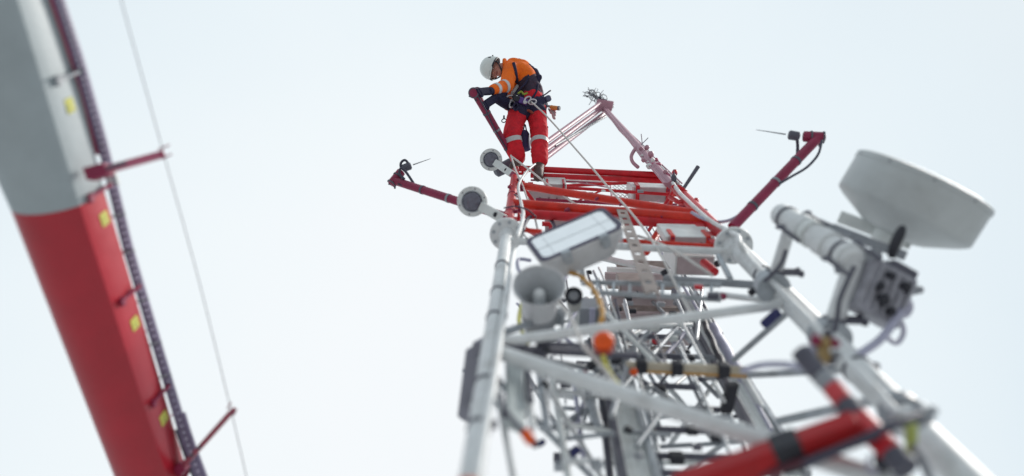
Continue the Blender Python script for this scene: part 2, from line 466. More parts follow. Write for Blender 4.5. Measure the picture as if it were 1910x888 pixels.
# red beacon lamp under the mauve box
t = thing("obstruction_lamp", "red obstruction lamp fixed under the big mauve box", "lamp", Q(1322, 498, .2))
a, b = Q(1312, 489, .2), Q(1334, 508, .2); mb = MB(); ax = (b - a).normalized(); r = wr(a, 15)
mb.lathe(a, ax, [(0, r * .7), (r * .3, r), ((b - a).length - r * .3, r * 1.05), ((b - a).length, r * .6)], 18); mb.build("lamp_body", M_RED, t)
mb = MB(); mb.ball(Q(1338, 492, .22), r * .9); mb.build("connector", M_BLACK, t)
for (px, py, lab) in ((1298, 378, "small red obstruction lamp on the right leg between the stick antenna and the right boom"), (1258, 325, "round red obstruction lamp behind the topmost crossbeam's right end")):
    c = Q(px, py, -.02); r = wr(c, 11)
    t = thing("obstruction_lamp", lab, "lamp", c)
    ax = vc(.2, .6, .5).normalized()
    mb = MB(); mb.lathe(c, ax, [(0, r * .9), (r * .6, r), (r * 1.6, r * .8), (r * 2, r * .3)], 16); mb.build("lens", M_RED, t)
    mb = MB(); mb.lathe(c - ax * r, ax, [(0, r * .6), (r * .95, r * .9)], 12); mb.build("lamp_base", M_CRIM, t)
    mb = MB(); mb.tube([c - ax * r * .5, c - ax * r * 2.2 - H * .06], r=r * .3); mb.build("bracket", M_CRIM, t)

# brown slats: rest platform seen from below
t = thing("rest_platform", "brown and mauve slatted rest platform inside the tower, behind the cable ladder", "platform", Q(1200, 560, .85))
for i, (y, x0, x1, h, m) in enumerate(((492, 1150, 1262, 10, M_BROWN), (503, 1132, 1215, 7, M_OFFWHITE), (516, 1128, 1240, 12, M_MAUVE), (532, 1130, 1265, 8, M_BROWN), (560, 1140, 1262, 13, M_MAUVE),
                                    (575, 1138, 1275, 8, M_BROWN), (588, 1138, 1268, 11, M_MAUVE), (603, 1148, 1280, 10, M_BROWN), (632, 1160, 1290, 13, M_MAUVE), (652, 1165, 1270, 10, M_BROWN))):
    a, b = Q(x0, y, .82 + .02 * i), Q(x1, y + 3, .82 + .02 * i); h *= 1.3; mb = MB()
    mb.box((a + b) / 2, (b - a) / 2, NI * wr(a, h), T * .03); mb.build("slat", m, t, bevel=.004)
for (x, y) in ((1172, 527), (1172, 557), (1180, 580), (1160, 545), (1222, 540), (1255, 585), (1225, 640), (1190, 655)):
    c = Q(x, y, .80); r = wr(c, 13); mb = MB(); mb.box(c, H * r, NI * r * .6, T * r * .7); mb.build("clip", M_BLACK, t, bevel=.004)
c = Q(1222, 633, .76); r = wr(c, 17); mb = MB(); mb.box(c, H * r * .7 + NI * r * .3, NI * r, T * r * .5); mb.build("red_latch", M_RED, t, bevel=.006)

# horizontal cable ladder with red end caps
t = thing("cable_ladder", "light grey horizontal cable ladder with a red capped end, in front of the slatted platform", "cable ladder", Q(1225, 540, .1))
for y0, y1 in ((527, 534), (545, 561)):
    a, b = Q(1102, y0, .1), Q(1345, y1 - 2, .1); mb = MB(); mb.bar(a, b, .018, .03, NI); mb.build("rail", M_GALV, t, bevel=.003)
for k in range(8):
    s = (k + .4) / 8; a = Q(1102 + 243 * s, 527 + 6 * s, .1); b = Q(1102 + 243 * s, 545 + 14 * s, .1)
    mb = MB(); mb.bar(a, b, .016, .02, T); mb.build("rung", M_GALV, t)
c = Q(1345, 553, .09); mb = MB(); mb.lathe(c, H, [(0, .022), (.02, .022), (.03, .014)], 14); mb.build("end_cap", M_CRIM, t)
c = Q(1303, 536, .05); mb = MB(); mb.box(c, H * .026, NI * .012, T * .02); mb.build("tag", M_RED, t, bevel=.004)
c = Q(1330, 552, .07); mb = MB(); mb.box(c, H * .032, NI * .018, T * .02); mb.build("coupler", M_DGREY, t, bevel=.004)

# slotted strut
t = thing("slotted_strut", "brown grey slotted steel strut leaning across the red beams right of the floodlight", "strut", Q(1182, 460, -.03))
a, b = Q(1158, 388, -.03), Q(1217, 548, -.03)
ax = (b - a); L = ax.length; ax.normalize(); sd = ax.cross(NI).normalized(); w = .082
mb = MB()
for s in (-1, 1): mb.box((a + b) / 2 + sd * s * w * .36, ax * L / 2, sd * w * .14, NI * .004)
for k in range(11):
    q = a + ax * L * (k + .5) / 11; mb.box(q, ax * L / 11 * .33, sd * w * .225, NI * .004)
mb.build("strut_web", M_BROWN, t)
mb = MB(); mb.box((a + b) / 2 + sd * w * .5 + NI * .02, ax * L / 2, sd * .003, NI * .022); mb.build("strut_flange", M_MAUVE, t)

# mesh guard behind the second rope
t = thing("mesh_guard", "white wire mesh guard behind the upper red tubes, left of the topmost grey box", "mesh guard", Q(1162, 358, .4))
mb = MB()
p00, p10, p01 = Q(1138, 340, .4), Q(1184, 342, .4), Q(1142, 380, .4); ex, ey = p10 - p00, p01 - p00
for k in range(13):
    s = -1 + 2 * k / 12 * 1.0
    for sg in (1, -1):
        pts = []
        for j in range(9):
            y = j / 8; x = (s + y) if sg == 1 else (1 - (s + y))
            if 0 <= x <= 1: pts.append(p00 + ex * x + ey * y)
        if len(pts) > 1: mb.tube(pts, r=.0065, seg=5)
mb.build("wire_mesh", M_OFFWHITE, t)
mb = MB(); mb.tube([p00, p10, p10 + ey, p01, p00], r=.011, seg=8); mb.build("mesh_frame", M_HAZED, t)

# cable trays and climbing ladder inside the tower
def tray(x0, y0, x1, y1, off, w, label):
    a, b = Q(x0, y0, off), Q(x1, y1, off); ax = b - a; L = ax.length; ax.normalize()
    sd = (H - ax * H.dot(ax)).normalized(); nn = ax.cross(sd)
    t = thing("cable_tray", label, "cable tray", b)
    mb = MB(); n = int(L / .045)
    for k in range(n): mb.box(a + ax * L * (k + .5) / n, ax * L / n * .36, sd * w / 2, nn * .003)
    for s in (-.92, -.3, .3, .92): mb.box((a + b) / 2 + sd * w / 2 * s, ax * L / 2, sd * w * .07, nn * .0045)
    mb.build("perforated_plate", M_OFFWHITE, t)
    for s in (-1, 1):
        mb = MB(); mb.box((a + b) / 2 + sd * s * (w / 2 + .018) , ax * L / 2, sd * .018, nn * .035); mb.build("side_rail", M_DGREY if s < 0 else M_GALV, t, bevel=.002)
tray(1142, 672, 1202, 930, .62, .125, "grey perforated cable tray running up the middle of the tower")
tray(1272, 545, 1478, 890, .80, .125, "grey perforated cable tray on the right, beside the dark box")
t = thing("climbing_ladder", "dark runged climbing ladder between the two perforated cable trays", "ladder", Q(1270, 760, .75))
mb = MB(); mb.tube([Q(1165, 560, .72), Q(1240, 900, .72)], r=.014); mb.build("stile", M_GALV, t)
mb = MB(); mb.tube([Q(1262, 560, .72), Q(1405, 870, .72)], r=.014); mb.build("stile", M_GALV, t)
for (x0, x1, y) in ((1192, 1306, 720), (1150, 1268, 627), (1230, 1342, 762), (1196, 1345, 802), (1215, 1395, 852), (1170, 1290, 664), (1225, 1400, 884)):
    mb = MB(); mb.tube([Q(x0, y - 2, .70), Q(x1, y + 3, .70)], r=.019); mb.build("rung", M_DGREY, t)
for (x, y, w) in ((1240, 742, 14), (1215, 806, 15), (1290, 803, 20), (1262, 854, 26), (1322, 764, 16)):
    c = Q(x, y, .69); mb = MB(); r = wr(c, w); mb.box(c, H * r, NI * r * .6, T * r); mb.build("rung_clamp", M_BLACK, t, bevel=.006)
c = Q(1360, 742, .55); mb = MB(); mb.box(c, H * wr(c, 21) - NI * .004, NI * wr(c, 58) - H * wr(c, 8), T * .03)
o = mb.build("junction_box", M_BLACK, bevel=.006); tag(o, "narrow black box hanging beside the right cable tray", "junction box")

# cable bundles along the tower
for i, (x0, y0, x1, y1, off, w, m) in enumerate(((1206, 425, 1440, 800, .70, .013, M_LAV), (1216, 425, 1420, 750, .72, .010, M_OFFWHITE), (1226, 430, 1345, 622, .74, .016, M_DGREY),
                                          (1095, 505, 1165, 700, .45, .010, M_DGREY), (1108, 505, 1178, 700, .45, .012, M_GALV), (1118, 500, 1208, 760, .5, .010, M_WHITE),
                                          (1330, 610, 1385, 705, .66, .034, M_LAV), (1312, 600, 1352, 690, .62, .022, M_BLACK))):
    mb = MB(); a, b = Q(x0, y0, off), Q(x1, y1, off)
    pts = [a + (b - a) * k / 10 + vc(.006 * math.sin(k * 1.7 + i), .006 * math.cos(k * 2.1 + i), 0) for k in range(11)]
    mb.tube(spline(pts, 3), r=w, seg=10)
    o = mb.build("feeder_cable", m)
    tag(o, ["lavender feeder cable along the right cable tray, outermost", "pale feeder cable beside the lavender one on the right tray", "dark feeder cable at the top of the right tray", "dark feeder cable at the top of the middle tray", "bare grey feeder cable beside the dark one on the middle tray", "white feeder cable right of the middle tray", "thick lavender feeder cable under the long white diagonal", "thick black feeder cable beside the lavender one under the diagonal"][i], "cable", "feeder cables inside the tower")

# tan insulated pipe with black clamps
t = thing("insulated_pipe", "yellow tan horizontal pipe held by three black clamps", "pipe", Q(1270, 686, .35))
mb = MB(); a, b = Q(1168, 682, .35), Q(1392, 692, .35); mb.tube([a, (a + b) / 2, b], r=.026); mb.build("pipe_tube", mat("cream_pipe", (.50, .44, .34), .5, var=.2), t)
mb = MB(); mb.tube([a + NI * .022 + T * -.01, b + NI * .022 - T * .01], r=.014); mb.build("tan_wrap", M_TAN, t)
for x, y in ((1196, 682), (1263, 686), (1350, 690)):
    c = Q(x, y, .34); mb = MB(); mb.box(c, H * wr(c, 20), NI * .036, T * .036); mb.build("clamp", M_BLACK, t, bevel=.008)
mb = MB(); mb.ball(Q(1182, 694, .33), .022); mb.build("orange_plug", M_ORANGE, t)

# orange float with yellow strap, tan hose, small orange plug
t = thing("orange_float", "bright orange ball hanging from a yellow strap below the loudspeaker", "float", P(1126, 638, 3.3))
mb = MB(); c = P(1126, 637, 3.3); mb.ball(c, .048, 20, UP, .95); mb.build("ball", M_ORANGE, t)
mb = MB(); mb.lathe(c - UP * .052, UP, [(0, .03), (.012, .043), (.02, .04)], 18); mb.build("collar", mat("dark_orange_plastic", (.4, .04, .01), .5), t)
mb = MB(); mb.tube(spline([c - UP * .045, P(1126, 670, 3.3), P(1140, 700, 3.3), P(1158, 722, 3.3)], 5), r=.010, seg=8); mb.build("strap", M_YEL, t)
mb = MB(); mb.tube(spline([Q(1050, 507, -.05), Q(1078, 513, -.08), Q(1100, 532, -.08), Q(1117, 558, -.06), Q(1124, 585, -.04), Q(1118, 608, 0)], 8), r=[.013 + .003 * math.sin(i * 1.3) for i in range(41)])
o = mb.build("hose", M_TAN); tag(o, "tan yellow hose curving down from behind the loudspeaker", "hose")
t = thing("orange_connector", "small orange connector dangling by the left leg near the bottom", "connector", P(985, 815, 2.7))
mb = MB(); c = P(985, 815, 2.7); ax = vc(.5, -.85, .1).normalized(); mb.lathe(c - ax * .03, ax, [(0, .012), (.01, .02), (.045, .02), (.06, .01)], 14); mb.build("plug", M_ORANGE, t)
mb = MB(); mb.tube(spline([c - ax * .03, P(962, 790, 2.75), P(940, 760, 2.8), P(935, 735, 2.9)], 6), r=.010); mb.build("cable", M_DGREY, t)
# pale junction panel inside, lower left
t = thing("control_cabinet", "pale grey-green upright cabinet behind the left leg at the bottom", "cabinet", Q(968, 735, .12))
mb = MB(); c = Q(962, 735, .12); a, b = Q(958, 680, .12), Q(962, 800, .12); mb.bar(a, b, wr(c, 34) * 2, .03, NI - H * .4); mb.build("panel_plate", mat("pale_green_grey", (.52, .57, .57), .5), t, bevel=.006)
mb = MB(); mb.tube([Q(984, 696, .1), Q(990, 748, .1)], r=.014); mb.build("hinge", M_DGREY, t)
# panel antenna on the left
t = thing("panel_antenna", "flat dark grey panel antenna mounted on the left side of the white leg", "antenna", P(884, 715, 3.7))
mb = MB(); z = 3.7
poly = [P(868, 652, z), P(880, 648, z), P(881, 638, z), P(908, 637, z), P(897, 720, z + .02), P(879, 792, z), P(862, 785, z), P(852, 777, z)]
mb.prism(poly, vc(.06, .02, .12)); mb.build("radome", mat("panel_grey", (.28, .28, .33), .5), t, bevel=.006)
for y in (670, 755):
    mb = MB(); c = P(898 - (y - 670) * .14, y, 3.78); mb.bar(c - vc(.02, 0, 0), LL(y + 4), .03, .025, T); mb.build("bracket", M_GREY, t)

# white conduit cables down the left leg
def cab(pts, w, m, name, label, cat="cable", n=7, group=None):
    mb = MB(); sp = spline(pts, n)
    if isinstance(w, (tuple, list)):
        mb.tube(sp, r=[w[0] + (w[1] - w[0]) * i / (len(sp) - 1) for i in range(len(sp))], seg=10)
    else: mb.tube(sp, r=w, seg=10)
    o = mb.build(name, m); tag(o, label, cat, group); return o
cab([Q(998, 306, -.12), Q(984, 318, -.1), Q(971, 336, -.06), Q(967, 352, -.06), Q(973, 383, -.06), Q(976, 398, -.09), Q(972, 420, -.14), Q(965, 440, -.16), Q(957, 470, -.07), Q(949, 520, -.05), Q(937, 600, -.05), Q(922, 700, -.05), Q(900, 830, -.05), Q(885, 920, -.05)], (.011, .019), M_WHITE, "white_cable", "white cable strapped down the right side of the left leg")
cab([RR(330) - NI * .07, Q(1262, 352, -.08), Q(1280, 372, -.08), Q(1320, 408, -.08), Q(1362, 433, -.1), Q(1376, 440, -.16), Q(1380, 455, -.16), Q(1395, 478, -.09), Q(1440, 525, -.09), Q(1560, 648, -.09), Q(1700, 800, -.09)], .017, M_WHITE, "white_cable", "white cable running down the front of the right leg")
cab([Q(940, 388, -.1), Q(962, 385, -.12), Q(985, 392, -.08), Q(1000, 405, -.02)], .006, M_CABLE, "dark_cable", "thin dark cable looped round the left leg above the flange")
cab([Q(975, 430, -.02), Q(985, 408, .05), Q(1005, 400, .08), Q(1028, 412, .1), Q(1035, 425, .1)], .016, M_CABLE, "dark_cable", "thick dark cable loop behind the left corner of the floodlight")
cab([Q(972, 400, -.06), Q(974, 430, -.06), Q(985, 446, -.02), Q(1000, 450, .05)], .005, M_CABLE, "dark_cable", "thin dark cable drooping from the flange to the floodlight")
cab([Q(990, 486, .1), Q(968, 484, .1), Q(966, 500, .1), Q(978, 520, .1)], .013, M_LAV, "grey_cable", "lavender grey cable loop below the flange beside the loudspeaker")
cab([Q(975, 560, .2), Q(968, 600, .2), Q(985, 640, .2)], .012, M_YEL, "yellow_cable", "yellow green cable behind the loudspeaker beside the left leg")
cab([P(1385, 692, 3.3), P(1420, 681, 3.2), P(1460, 680, 3.0), P(1502, 686, 2.8)], .014, M_LAV, "grey_cable", "lavender hose arching from the tan pipe to the grey-capped joint")
cab([Q(1340, 478, .02), Q(1352, 500, .04), Q(1362, 520, .06)], .02, M_GALV, "grey_cable", "bare grey conduit under the right flange")

# more of the crowded interior: pale cabinet behind the loudspeaker, struts, conduits
t = thing("grey_cabinet", "light grey cabinet behind the loudspeaker and the tan hose", "cabinet", Q(1090, 590, .5))
mb = MB(); c = Q(1092, 588, .5); mb.box(c, H * wr(c, 62), NI * wr(c, 48), T * .12); mb.build("cabinet_body", M_GREY, t, bevel=.008)
for x, w, m in ((1072, 13, M_OFFWHITE), (1102, 10, M_LAV), (1120, 12, M_GALV)):
    mb = MB(); c = Q(x, 585, .46); mb.box(c - T * .12, H * wr(c, w), NI * wr(c, 44), T * .015); mb.build("rib", m, t, bevel=.003)
for (x0, y0, f0, x1, y1, f1, r, m) in (
    (975, 642, .15, 993, 800, .15, .016, M_WHITE), (1005, 690, .35, 1022, 800, .35, .020, M_GALV), (1030, 700, .5, 1062, 905, .5, .018, M_OFFWHITE),
    (1086, 690, .6, 1118, 800, .6, .028, M_GALV), (1100, 760, .7, 1040, 800, .6, .020, M_GREY), (1118, 700, .7, 1140, 905, .7, .022, M_DGREY),
    (1148, 560, .5, 1176, 690, .5, .012, M_DGREY), (1122, 560, .5, 1148, 690, .5, .020, M_GREY), (1010, 800, .5, 1130, 790, .7, .014, M_GREY),
    (940, 770, .1, 1000, 830, .3, .018, M_DGREY), (1255, 610, .8, 1300, 700, .8, .022, M_WHITE), (1290, 600, .8, 1330, 690, .8, .018, M_GREY),
    (1212, 700, .9, 1260, 780, .9, .014, M_GALV), (1300, 700, .9, 1340, 740, .9, .016, M_GREY), (1385, 700, .6, 1420, 760, .7, .020, M_WHITE),
    (1150, 612, .4, 1290, 606, .6, .016, M_WHITE), (1165, 660, .7, 1350, 668, .7, .018, M_GREY), (1000, 640, .05, 1100, 646, .05, .014, M_DGREY),
    (1215, 780, 1.0, 1330, 770, 1.0, .014, M_GALV), (1205, 835, .9, 1290, 830, .9, .014, M_GREY), (1300, 830, 1.0, 1410, 822, 1.0, .014, M_GALV)):
    brace(Q(x0, y0, f0), Q(x1, y1, f1), r, m)
for (px, py, off, w, m) in ((1100, 508, .4, 10, M_BLACK), (1130, 672, .35, 14, M_BLACK), (985, 655, .05, 16, M_DGREY), (1020, 652, .05, 16, M_BLACK), (1235, 725, .7, 16, M_BLACK), (1185, 700, .6, 10, M_BRASS), (1140, 700, .5, 12, M_BRASS),
                            (962, 700, .2, 8, M_BRASS), (1290, 720, .7, 12, M_DGREY), (1050, 560, .1, 10, M_DGREY), (1290, 668, .6, 14, M_BLACK), (1215, 668, .6, 14, M_CRIM), (1092, 690, .5, 12, M_CRIM), (968, 760, .2, 10, M_DGREY)):
    c = Q(px, py, off); mb = MB(); r = wr(c, w)
    mb.box(c, H * r * .8, NI * r * .7 + H * r * .2, T * r * .6); mb.build("clamp", m, tower, bevel=.004)
# fittings and thin cables along the haze-coloured right stay
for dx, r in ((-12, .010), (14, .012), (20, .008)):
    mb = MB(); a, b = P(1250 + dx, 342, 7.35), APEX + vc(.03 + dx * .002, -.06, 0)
    mb.tube([a + (b - a) * k / 8 + vc(.01 * math.sin(k * 2 + dx), 0, 0) for k in range(9)], r=r, seg=8); mb.build("stay_cable", M_HAZED if dx != 14 else M_OFFWHITE, tower)
random.seed(21)
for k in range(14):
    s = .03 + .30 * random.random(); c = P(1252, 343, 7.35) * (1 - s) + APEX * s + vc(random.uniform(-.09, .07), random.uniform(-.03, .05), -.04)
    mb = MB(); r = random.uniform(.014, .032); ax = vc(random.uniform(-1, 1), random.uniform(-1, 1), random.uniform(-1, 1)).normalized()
    mb.lathe(c - ax * r, ax, [(0, r * .7), (r * .4, r), (r * 1.6, r), (r * 2, r * .5)], 10); mb.build("stay_fitting", [M_HAZED, M_PINK, M_OFFWHITE][k % 3], tower)
# small conduits, cross pieces and clamps packed between the legs
random.seed(33)
greys = [M_WHITE, M_GALV, M_OFFWHITE, M_GREY, M_GALV, M_DGREY, M_LAV]
for k in range(46):
    y = random.uniform(600, 860); lo = 960 + (y - 640) * .1; hi = 1330 + (y - 640) * .35
    a = Q(random.uniform(lo, hi), y, random.uniform(.35, 1.05)); L = random.uniform(.5, 1.6)
    tilt = (T + H * random.choice([0, 0, 0, .25, -.25, .5, -.5]) + NI * random.choice([0, 0, .2])).normalized()
    mb = MB(); mb.tube([a, a + tilt * L], r=random.uniform(.006, .017), seg=10); mb.build("conduit", greys[k % 7], tower)
for k in range(40):
    y = random.uniform(590, 870); x = random.uniform(985 + (y - 600) * .05, 1290 + (y - 600) * .4); off = random.uniform(.4, 1.0)
    a = Q(x, y, off); L = random.uniform(.08, .3)
    mb = MB(); mb.bar(a, a + H * L + NI * random.uniform(-.05, .05), random.uniform(.015, .035), .02, NI); mb.build("cross_piece", [M_WHITE, M_DGREY, M_GALV, M_OFFWHITE, M_GREY][k % 5], tower, bevel=.002)
for k in range(48):
    y = random.uniform(520, 870); x = random.uniform(985 + (y - 560) * .03, 1270 + (y - 560) * .45); c = Q(x, y, random.uniform(.35, .9))
    r = random.uniform(.014, .034); mb = MB()
    if k % 2: mb.box(c, H * r, NI * r * .6, T * r * .7); mb.build("clamp", [M_BLACK, M_DGREY, M_GALV, M_GREY, M_OFFWHITE][k % 5], tower, bevel=.004)
    else: mb.lathe(c - H * r, (H + NI * random.uniform(-1, 1)).normalized(), [(0, r * .5), (r * .3, r * .8), (r * 1.6, r * .8), (r * 1.9, r * .4)], 12); mb.build("coupling", [M_GALV, M_BLACK, M_GREY][k % 3], tower)
# same in the red section, finer
for k in range(26):
    y = random.uniform(325, 430); s = (y - 325) / 105; x = random.uniform(985, 1240 + 90 * s); c = Q(x, y, random.uniform(.0, .4))
    r = random.uniform(.012, .030); mb = MB(); mb.box(c, H * r * 1.4, NI * r * .6, T * r); mb.build("clamp", [M_RED, M_CRIM, M_OFFWHITE, M_ORED, M_GREY][k % 5], tower, bevel=.003)
for k in range(16):
    y = random.uniform(330, 425); s = (y - 325) / 105; x = random.uniform(1000, 1200 + 70 * s); a = Q(x, y, random.uniform(.1, .5))
    mb = MB(); mb.tube([a, a + H * random.uniform(.1, .5) + T * random.uniform(-.2, .2) + NI * random.uniform(-.1, .1)], r=random.uniform(.006, .012), seg=8); mb.build("conduit", [M_RED, M_CRIM, M_HAZED, M_DGREY, M_OFFWHITE][k % 5], tower)
for k in range(30):
    left = k % 2; y = random.uniform(312, 430); c = (LL if left else RR)(y) + H * random.uniform(-.04, .09) * (1 if left else -1) - NI * random.uniform(0, .05)
    r = random.uniform(.010, .026); mb = MB(); ax = vc(random.uniform(-1, 1), random.uniform(-1, 1), random.uniform(-1, 1)).normalized()
    mb.lathe(c - ax * r, ax, [(0, r * .6), (r * .3, r), (r * 1.5, r), (r * 1.7, r * .5)], 8); mb.build("leg_fitting", [M_RED, M_CRIM, M_HAZED, M_RED, M_DGREY][k % 5], tower)

# ------------------------------------------------------------------ dome cameras
def dome_camera(px, py, dia, tail, label):
    c = Q(px, py, -.12); r = wr(c, dia)
    ax = vc(-.06, -.05, -1).normalized()                       # looks down at us
    t = thing("dome_camera", label, "camera", c, "dome cameras on the left leg")
    mb = MB(); mb.lathe(c, ax, [(-r * .9, r * .55), (-r * .75, r * .8), (-r * .2, r * .98), (0, r), (r * .10, r), (r * .14, r * .97), (r * .14, r * .70), (r * .06, r * .66)], 40, closed=False)
    h = mb.build("housing", M_OFFWHITE, t)
    mb = MB(); mb.lathe(c, ax, [(r * .05, r * .70), (r * .17, r * .72), (r * .19, r * .67), (r * .10, r * .62)], 40, closed=False); mb.build("trim_ring", M_GALV, t)
    mb = MB(); R = r * .62
    mb.lathe(c, ax, [(r * .10 + R * .62 * math.sin(math.pi / 2 * i / 8), R * math.cos(math.pi / 2 * i / 8)) for i in range(9)], 32); mb.build("dome_glass", M_LENS, t)
    u, v = frame(ax); mb = MB()
    for k in range(6):
        a = k * math.pi / 3 + .3; q = c + ax * r * .14 + (u * math.cos(a) + v * math.sin(a)) * r * .84
        mb.lathe(q, ax, [(-.002, r * .045), (.004, r * .045)], 8)
    mb.build("screw", M_DGREY, h)
    e = Q(*tail, -.02); d = (e - c); d.normalize(); s = d.cross(ax).normalized()
    L = (e - c).length
    a0 = c + d * r * .8 - ax * r * .3
    mb = MB(); mb.bar(a0, a0 + d * (L - r * .9) * .95, r * .62, r * .5, ax); ar = mb.build("arm", M_OFFWHITE, t, bevel=.008)
    q = a0 + d * (L - r * .9) * .62 + ax * r * .25
    mb = MB(); mb.lathe(q, ax, [(0, r * .17), (.008, r * .17), (.012, r * .1)], 14); mb.build("knob", M_BLACK, ar)
    mb = MB(); mb.bar(a0 + d * (L - r * .9) * .8 - ax * .02, e + d * .05, r * .45, r * .4, ax); mb.build("mount", M_CRIM, t, bevel=.006)
    return c, r, d, ax, t
dome_camera(881, 376, 57, (944, 412), "white dome camera before the left red boom, the lower of the two")
c, r, d, ax, t = dome_camera(916, 298, 42, (958, 327), "white dome camera level with the climber's boots, the upper of the two")
mb = MB(); q = P(940, 313, 9.3); mb.lathe(q, vc(.75, .4, .3), [(-.13, .05), (-.11, .075), (.11, .08), (.14, .05)], 20); mb.build("rear_housing", M_DGREY, t)

# ------------------------------------------------------------------ floodlight
c = P(1070, 438, 4.5)
u = vc(.91, .385, .12).normalized(); n = vc(-.25, .83, -.47); n = (n - u * n.dot(u)).normalized(); v = n.cross(u).normalized()
if v.dot(UP) < 0: v = -v
hu, hv = .270, .162
def rrect(c, hu, hv, rad, off, k=6):
    pts = []
    for (sx, sy, a0) in ((1, 1, 0), (-1, 1, 90), (-1, -1, 180), (1, -1, 270)):
        for i in range(k + 1):
            a = math.radians(a0 + 90 * i / k)
            pts.append(c + u * (sx * (hu - rad) + rad * math.cos(a)) + v * (sy * (hv - rad) + rad * math.sin(a)) + n * off)
    return pts
def loft(mb, rings, cap0=True, cap1=True):
    k = len(rings[0]); vs = [p for r in rings for p in r]; fs = []
    for i in range(len(rings) - 1):
        for j in range(k): fs.append((i * k + j, i * k + (j + 1) % k, (i + 1) * k + (j + 1) % k, (i + 1) * k + j))
    if cap0: fs.append(tuple(range(k - 1, -1, -1)))
    if cap1: fs.append(tuple((len(rings) - 1) * k + j for j in range(k)))
    mb.add(vs, fs)
t = thing("floodlight", "white rectangular floodlight with a dark gasket frame, facing down to the left", "floodlight", c)
mb = MB(); loft(mb, [rrect(c, hu - .015, hv - .015, .04, .004), rrect(c, hu, hv, .05, .004), rrect(c, hu + .004, hv + .004, .05, -.006), rrect(c, hu, hv, .05, -.022), rrect(c, hu - .02, hv - .012, .05, -.07), rrect(c, hu - .07, hv - .03, .05, -.16), rrect(c, hu - .11, hv - .05, .04, -.18)])
mb.build("housing", mat("floodlight_body", (.62, .62, .63), .4, dirt=GR, dirt_amt=.15), t)
mb = MB(); loft(mb, [rrect(c, hu - .03, hv - .026, .038, .006), rrect(c, hu - .030, hv - .026, .038, .012), rrect(c, hu - .002, hv - .001, .05, .012), rrect(c, hu - .002, hv - .001, .05, .002)], False, False)
mb.build("gasket_frame", mat("gasket_rubber", (.10, .09, .14), .5), t)
mb = MB(); loft(mb, [rrect(c, hu - .028, hv - .024, .036, .0045), rrect(c, hu - .028, hv - .024, .036, .0085)]); gl = mb.build("glass", M_GLASS, t)
mb = MB(); mb.bar(c - u * (hu - .03) + n * .009 - v * .012, c + u * (hu - .03) + n * .009 - v * .012, .003, .0015, n)
for s in (-.62, .62): mb.bar(c + u * hu * s - v * (hv - .03) + n * .009, c + u * hu * s + v * (hv - .03) + n * .009, .002, .0012, n)
mb.build("reflector_seam", M_GALV, gl)
for s in (-.42, .48):
    q = c + u * hu * s - v * hv; mb = MB(); mb.box(q - n * .012 - v * .006, u * .028, v * .016, n * .03); mb.box(q + n * .012 + v * .006, u * .02, v * .016, n * .004); mb.box(q - n * .03 - v * .02, u * .022, v * .012, n * .03)
    mb.build("latch", M_GALV, t, bevel=.004)
q = c + u * .10 - v * .085 - n * .11; mb = MB(); mb.box(q, u * .075, v * .045, n * .055); mb.build("gear_box", M_OFFWHITE, t, bevel=.012)
q = c - u * .06 - v * .09 - n * .10; mb = MB(); mb.box(q, u * .075, v * .03, n * .05); mb.build("gear_box", M_OFFWHITE, t, bevel=.012)
mb = MB(); mb.bar(c - u * .02 - n * .17 - v * .03, c - u * .05 - n * .30 - v * .10, .10, .02, u); mb.build("bracket", M_GALV, t, bevel=.004)
mb = MB(); mb.tube(spline([c + u * hu + n * .0, c + u * (hu + .03) - n * .05 - v * .02, c + u * (hu - .02) - n * .17 - v * .06], 5), r=.007); mb.build("bail_wire", M_GALV, t)
# loudspeaker bracket tube behind
# ------------------------------------------------------------------ horn loudspeaker
c = P(1006, 532, 3.95); ax = vc(0.02, -.70, .71).normalized(); R = wr(c, 97)
t = thing("horn_loudspeaker", "grey horn loudspeaker with a white centre plug, pointing down below the floodlight", "loudspeaker", c)
prof_out = [(0, R), (-.004, R * 1.03), (.006, R * 1.04), (.03, R * .90), (.08, R * .79), (.15, R * .72), (.215, R * .69)]
prof_in = [(.22, R * .45), (.19, R * .48), (.10, R * .68), (.04, R * .83), (.004, R * .97), (0, R)]
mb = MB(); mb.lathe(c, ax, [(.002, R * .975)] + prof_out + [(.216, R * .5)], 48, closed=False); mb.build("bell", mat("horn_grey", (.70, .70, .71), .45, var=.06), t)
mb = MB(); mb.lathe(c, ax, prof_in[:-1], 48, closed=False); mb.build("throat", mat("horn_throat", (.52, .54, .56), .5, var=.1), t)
mb = MB(); mb.lathe(c, ax, [(.05, .001), (.052, R * .16), (.06, R * .21), (.075, R * .235), (.2, R * .27)], 28); mb.build("centre_plug", M_WHITE, t)
mb = MB(); mb.lathe(c, ax, [(.212, R * .3), (.213, R * .715), (.225, R * .73), (.30, R * .70), (.34, R * .62), (.345, R * .3)], 40); mb.build("driver_cover", mat("driver_grey", (.30, .31, .33), .5), t)
mb = MB(); q = c + ax * .26 + H * R * .8; mb.box(q, H * .035, ax * .05, NI * .02); mb.box(q + H * .02 + NI * .06, H * .01, ax * .03, NI * .06); mb.build("bracket", M_GALV, t, bevel=.004)
mb = MB(); mb.tube([c + ax * .30, LL(628)], r=.02); mb.build("mount", M_GALV, t)

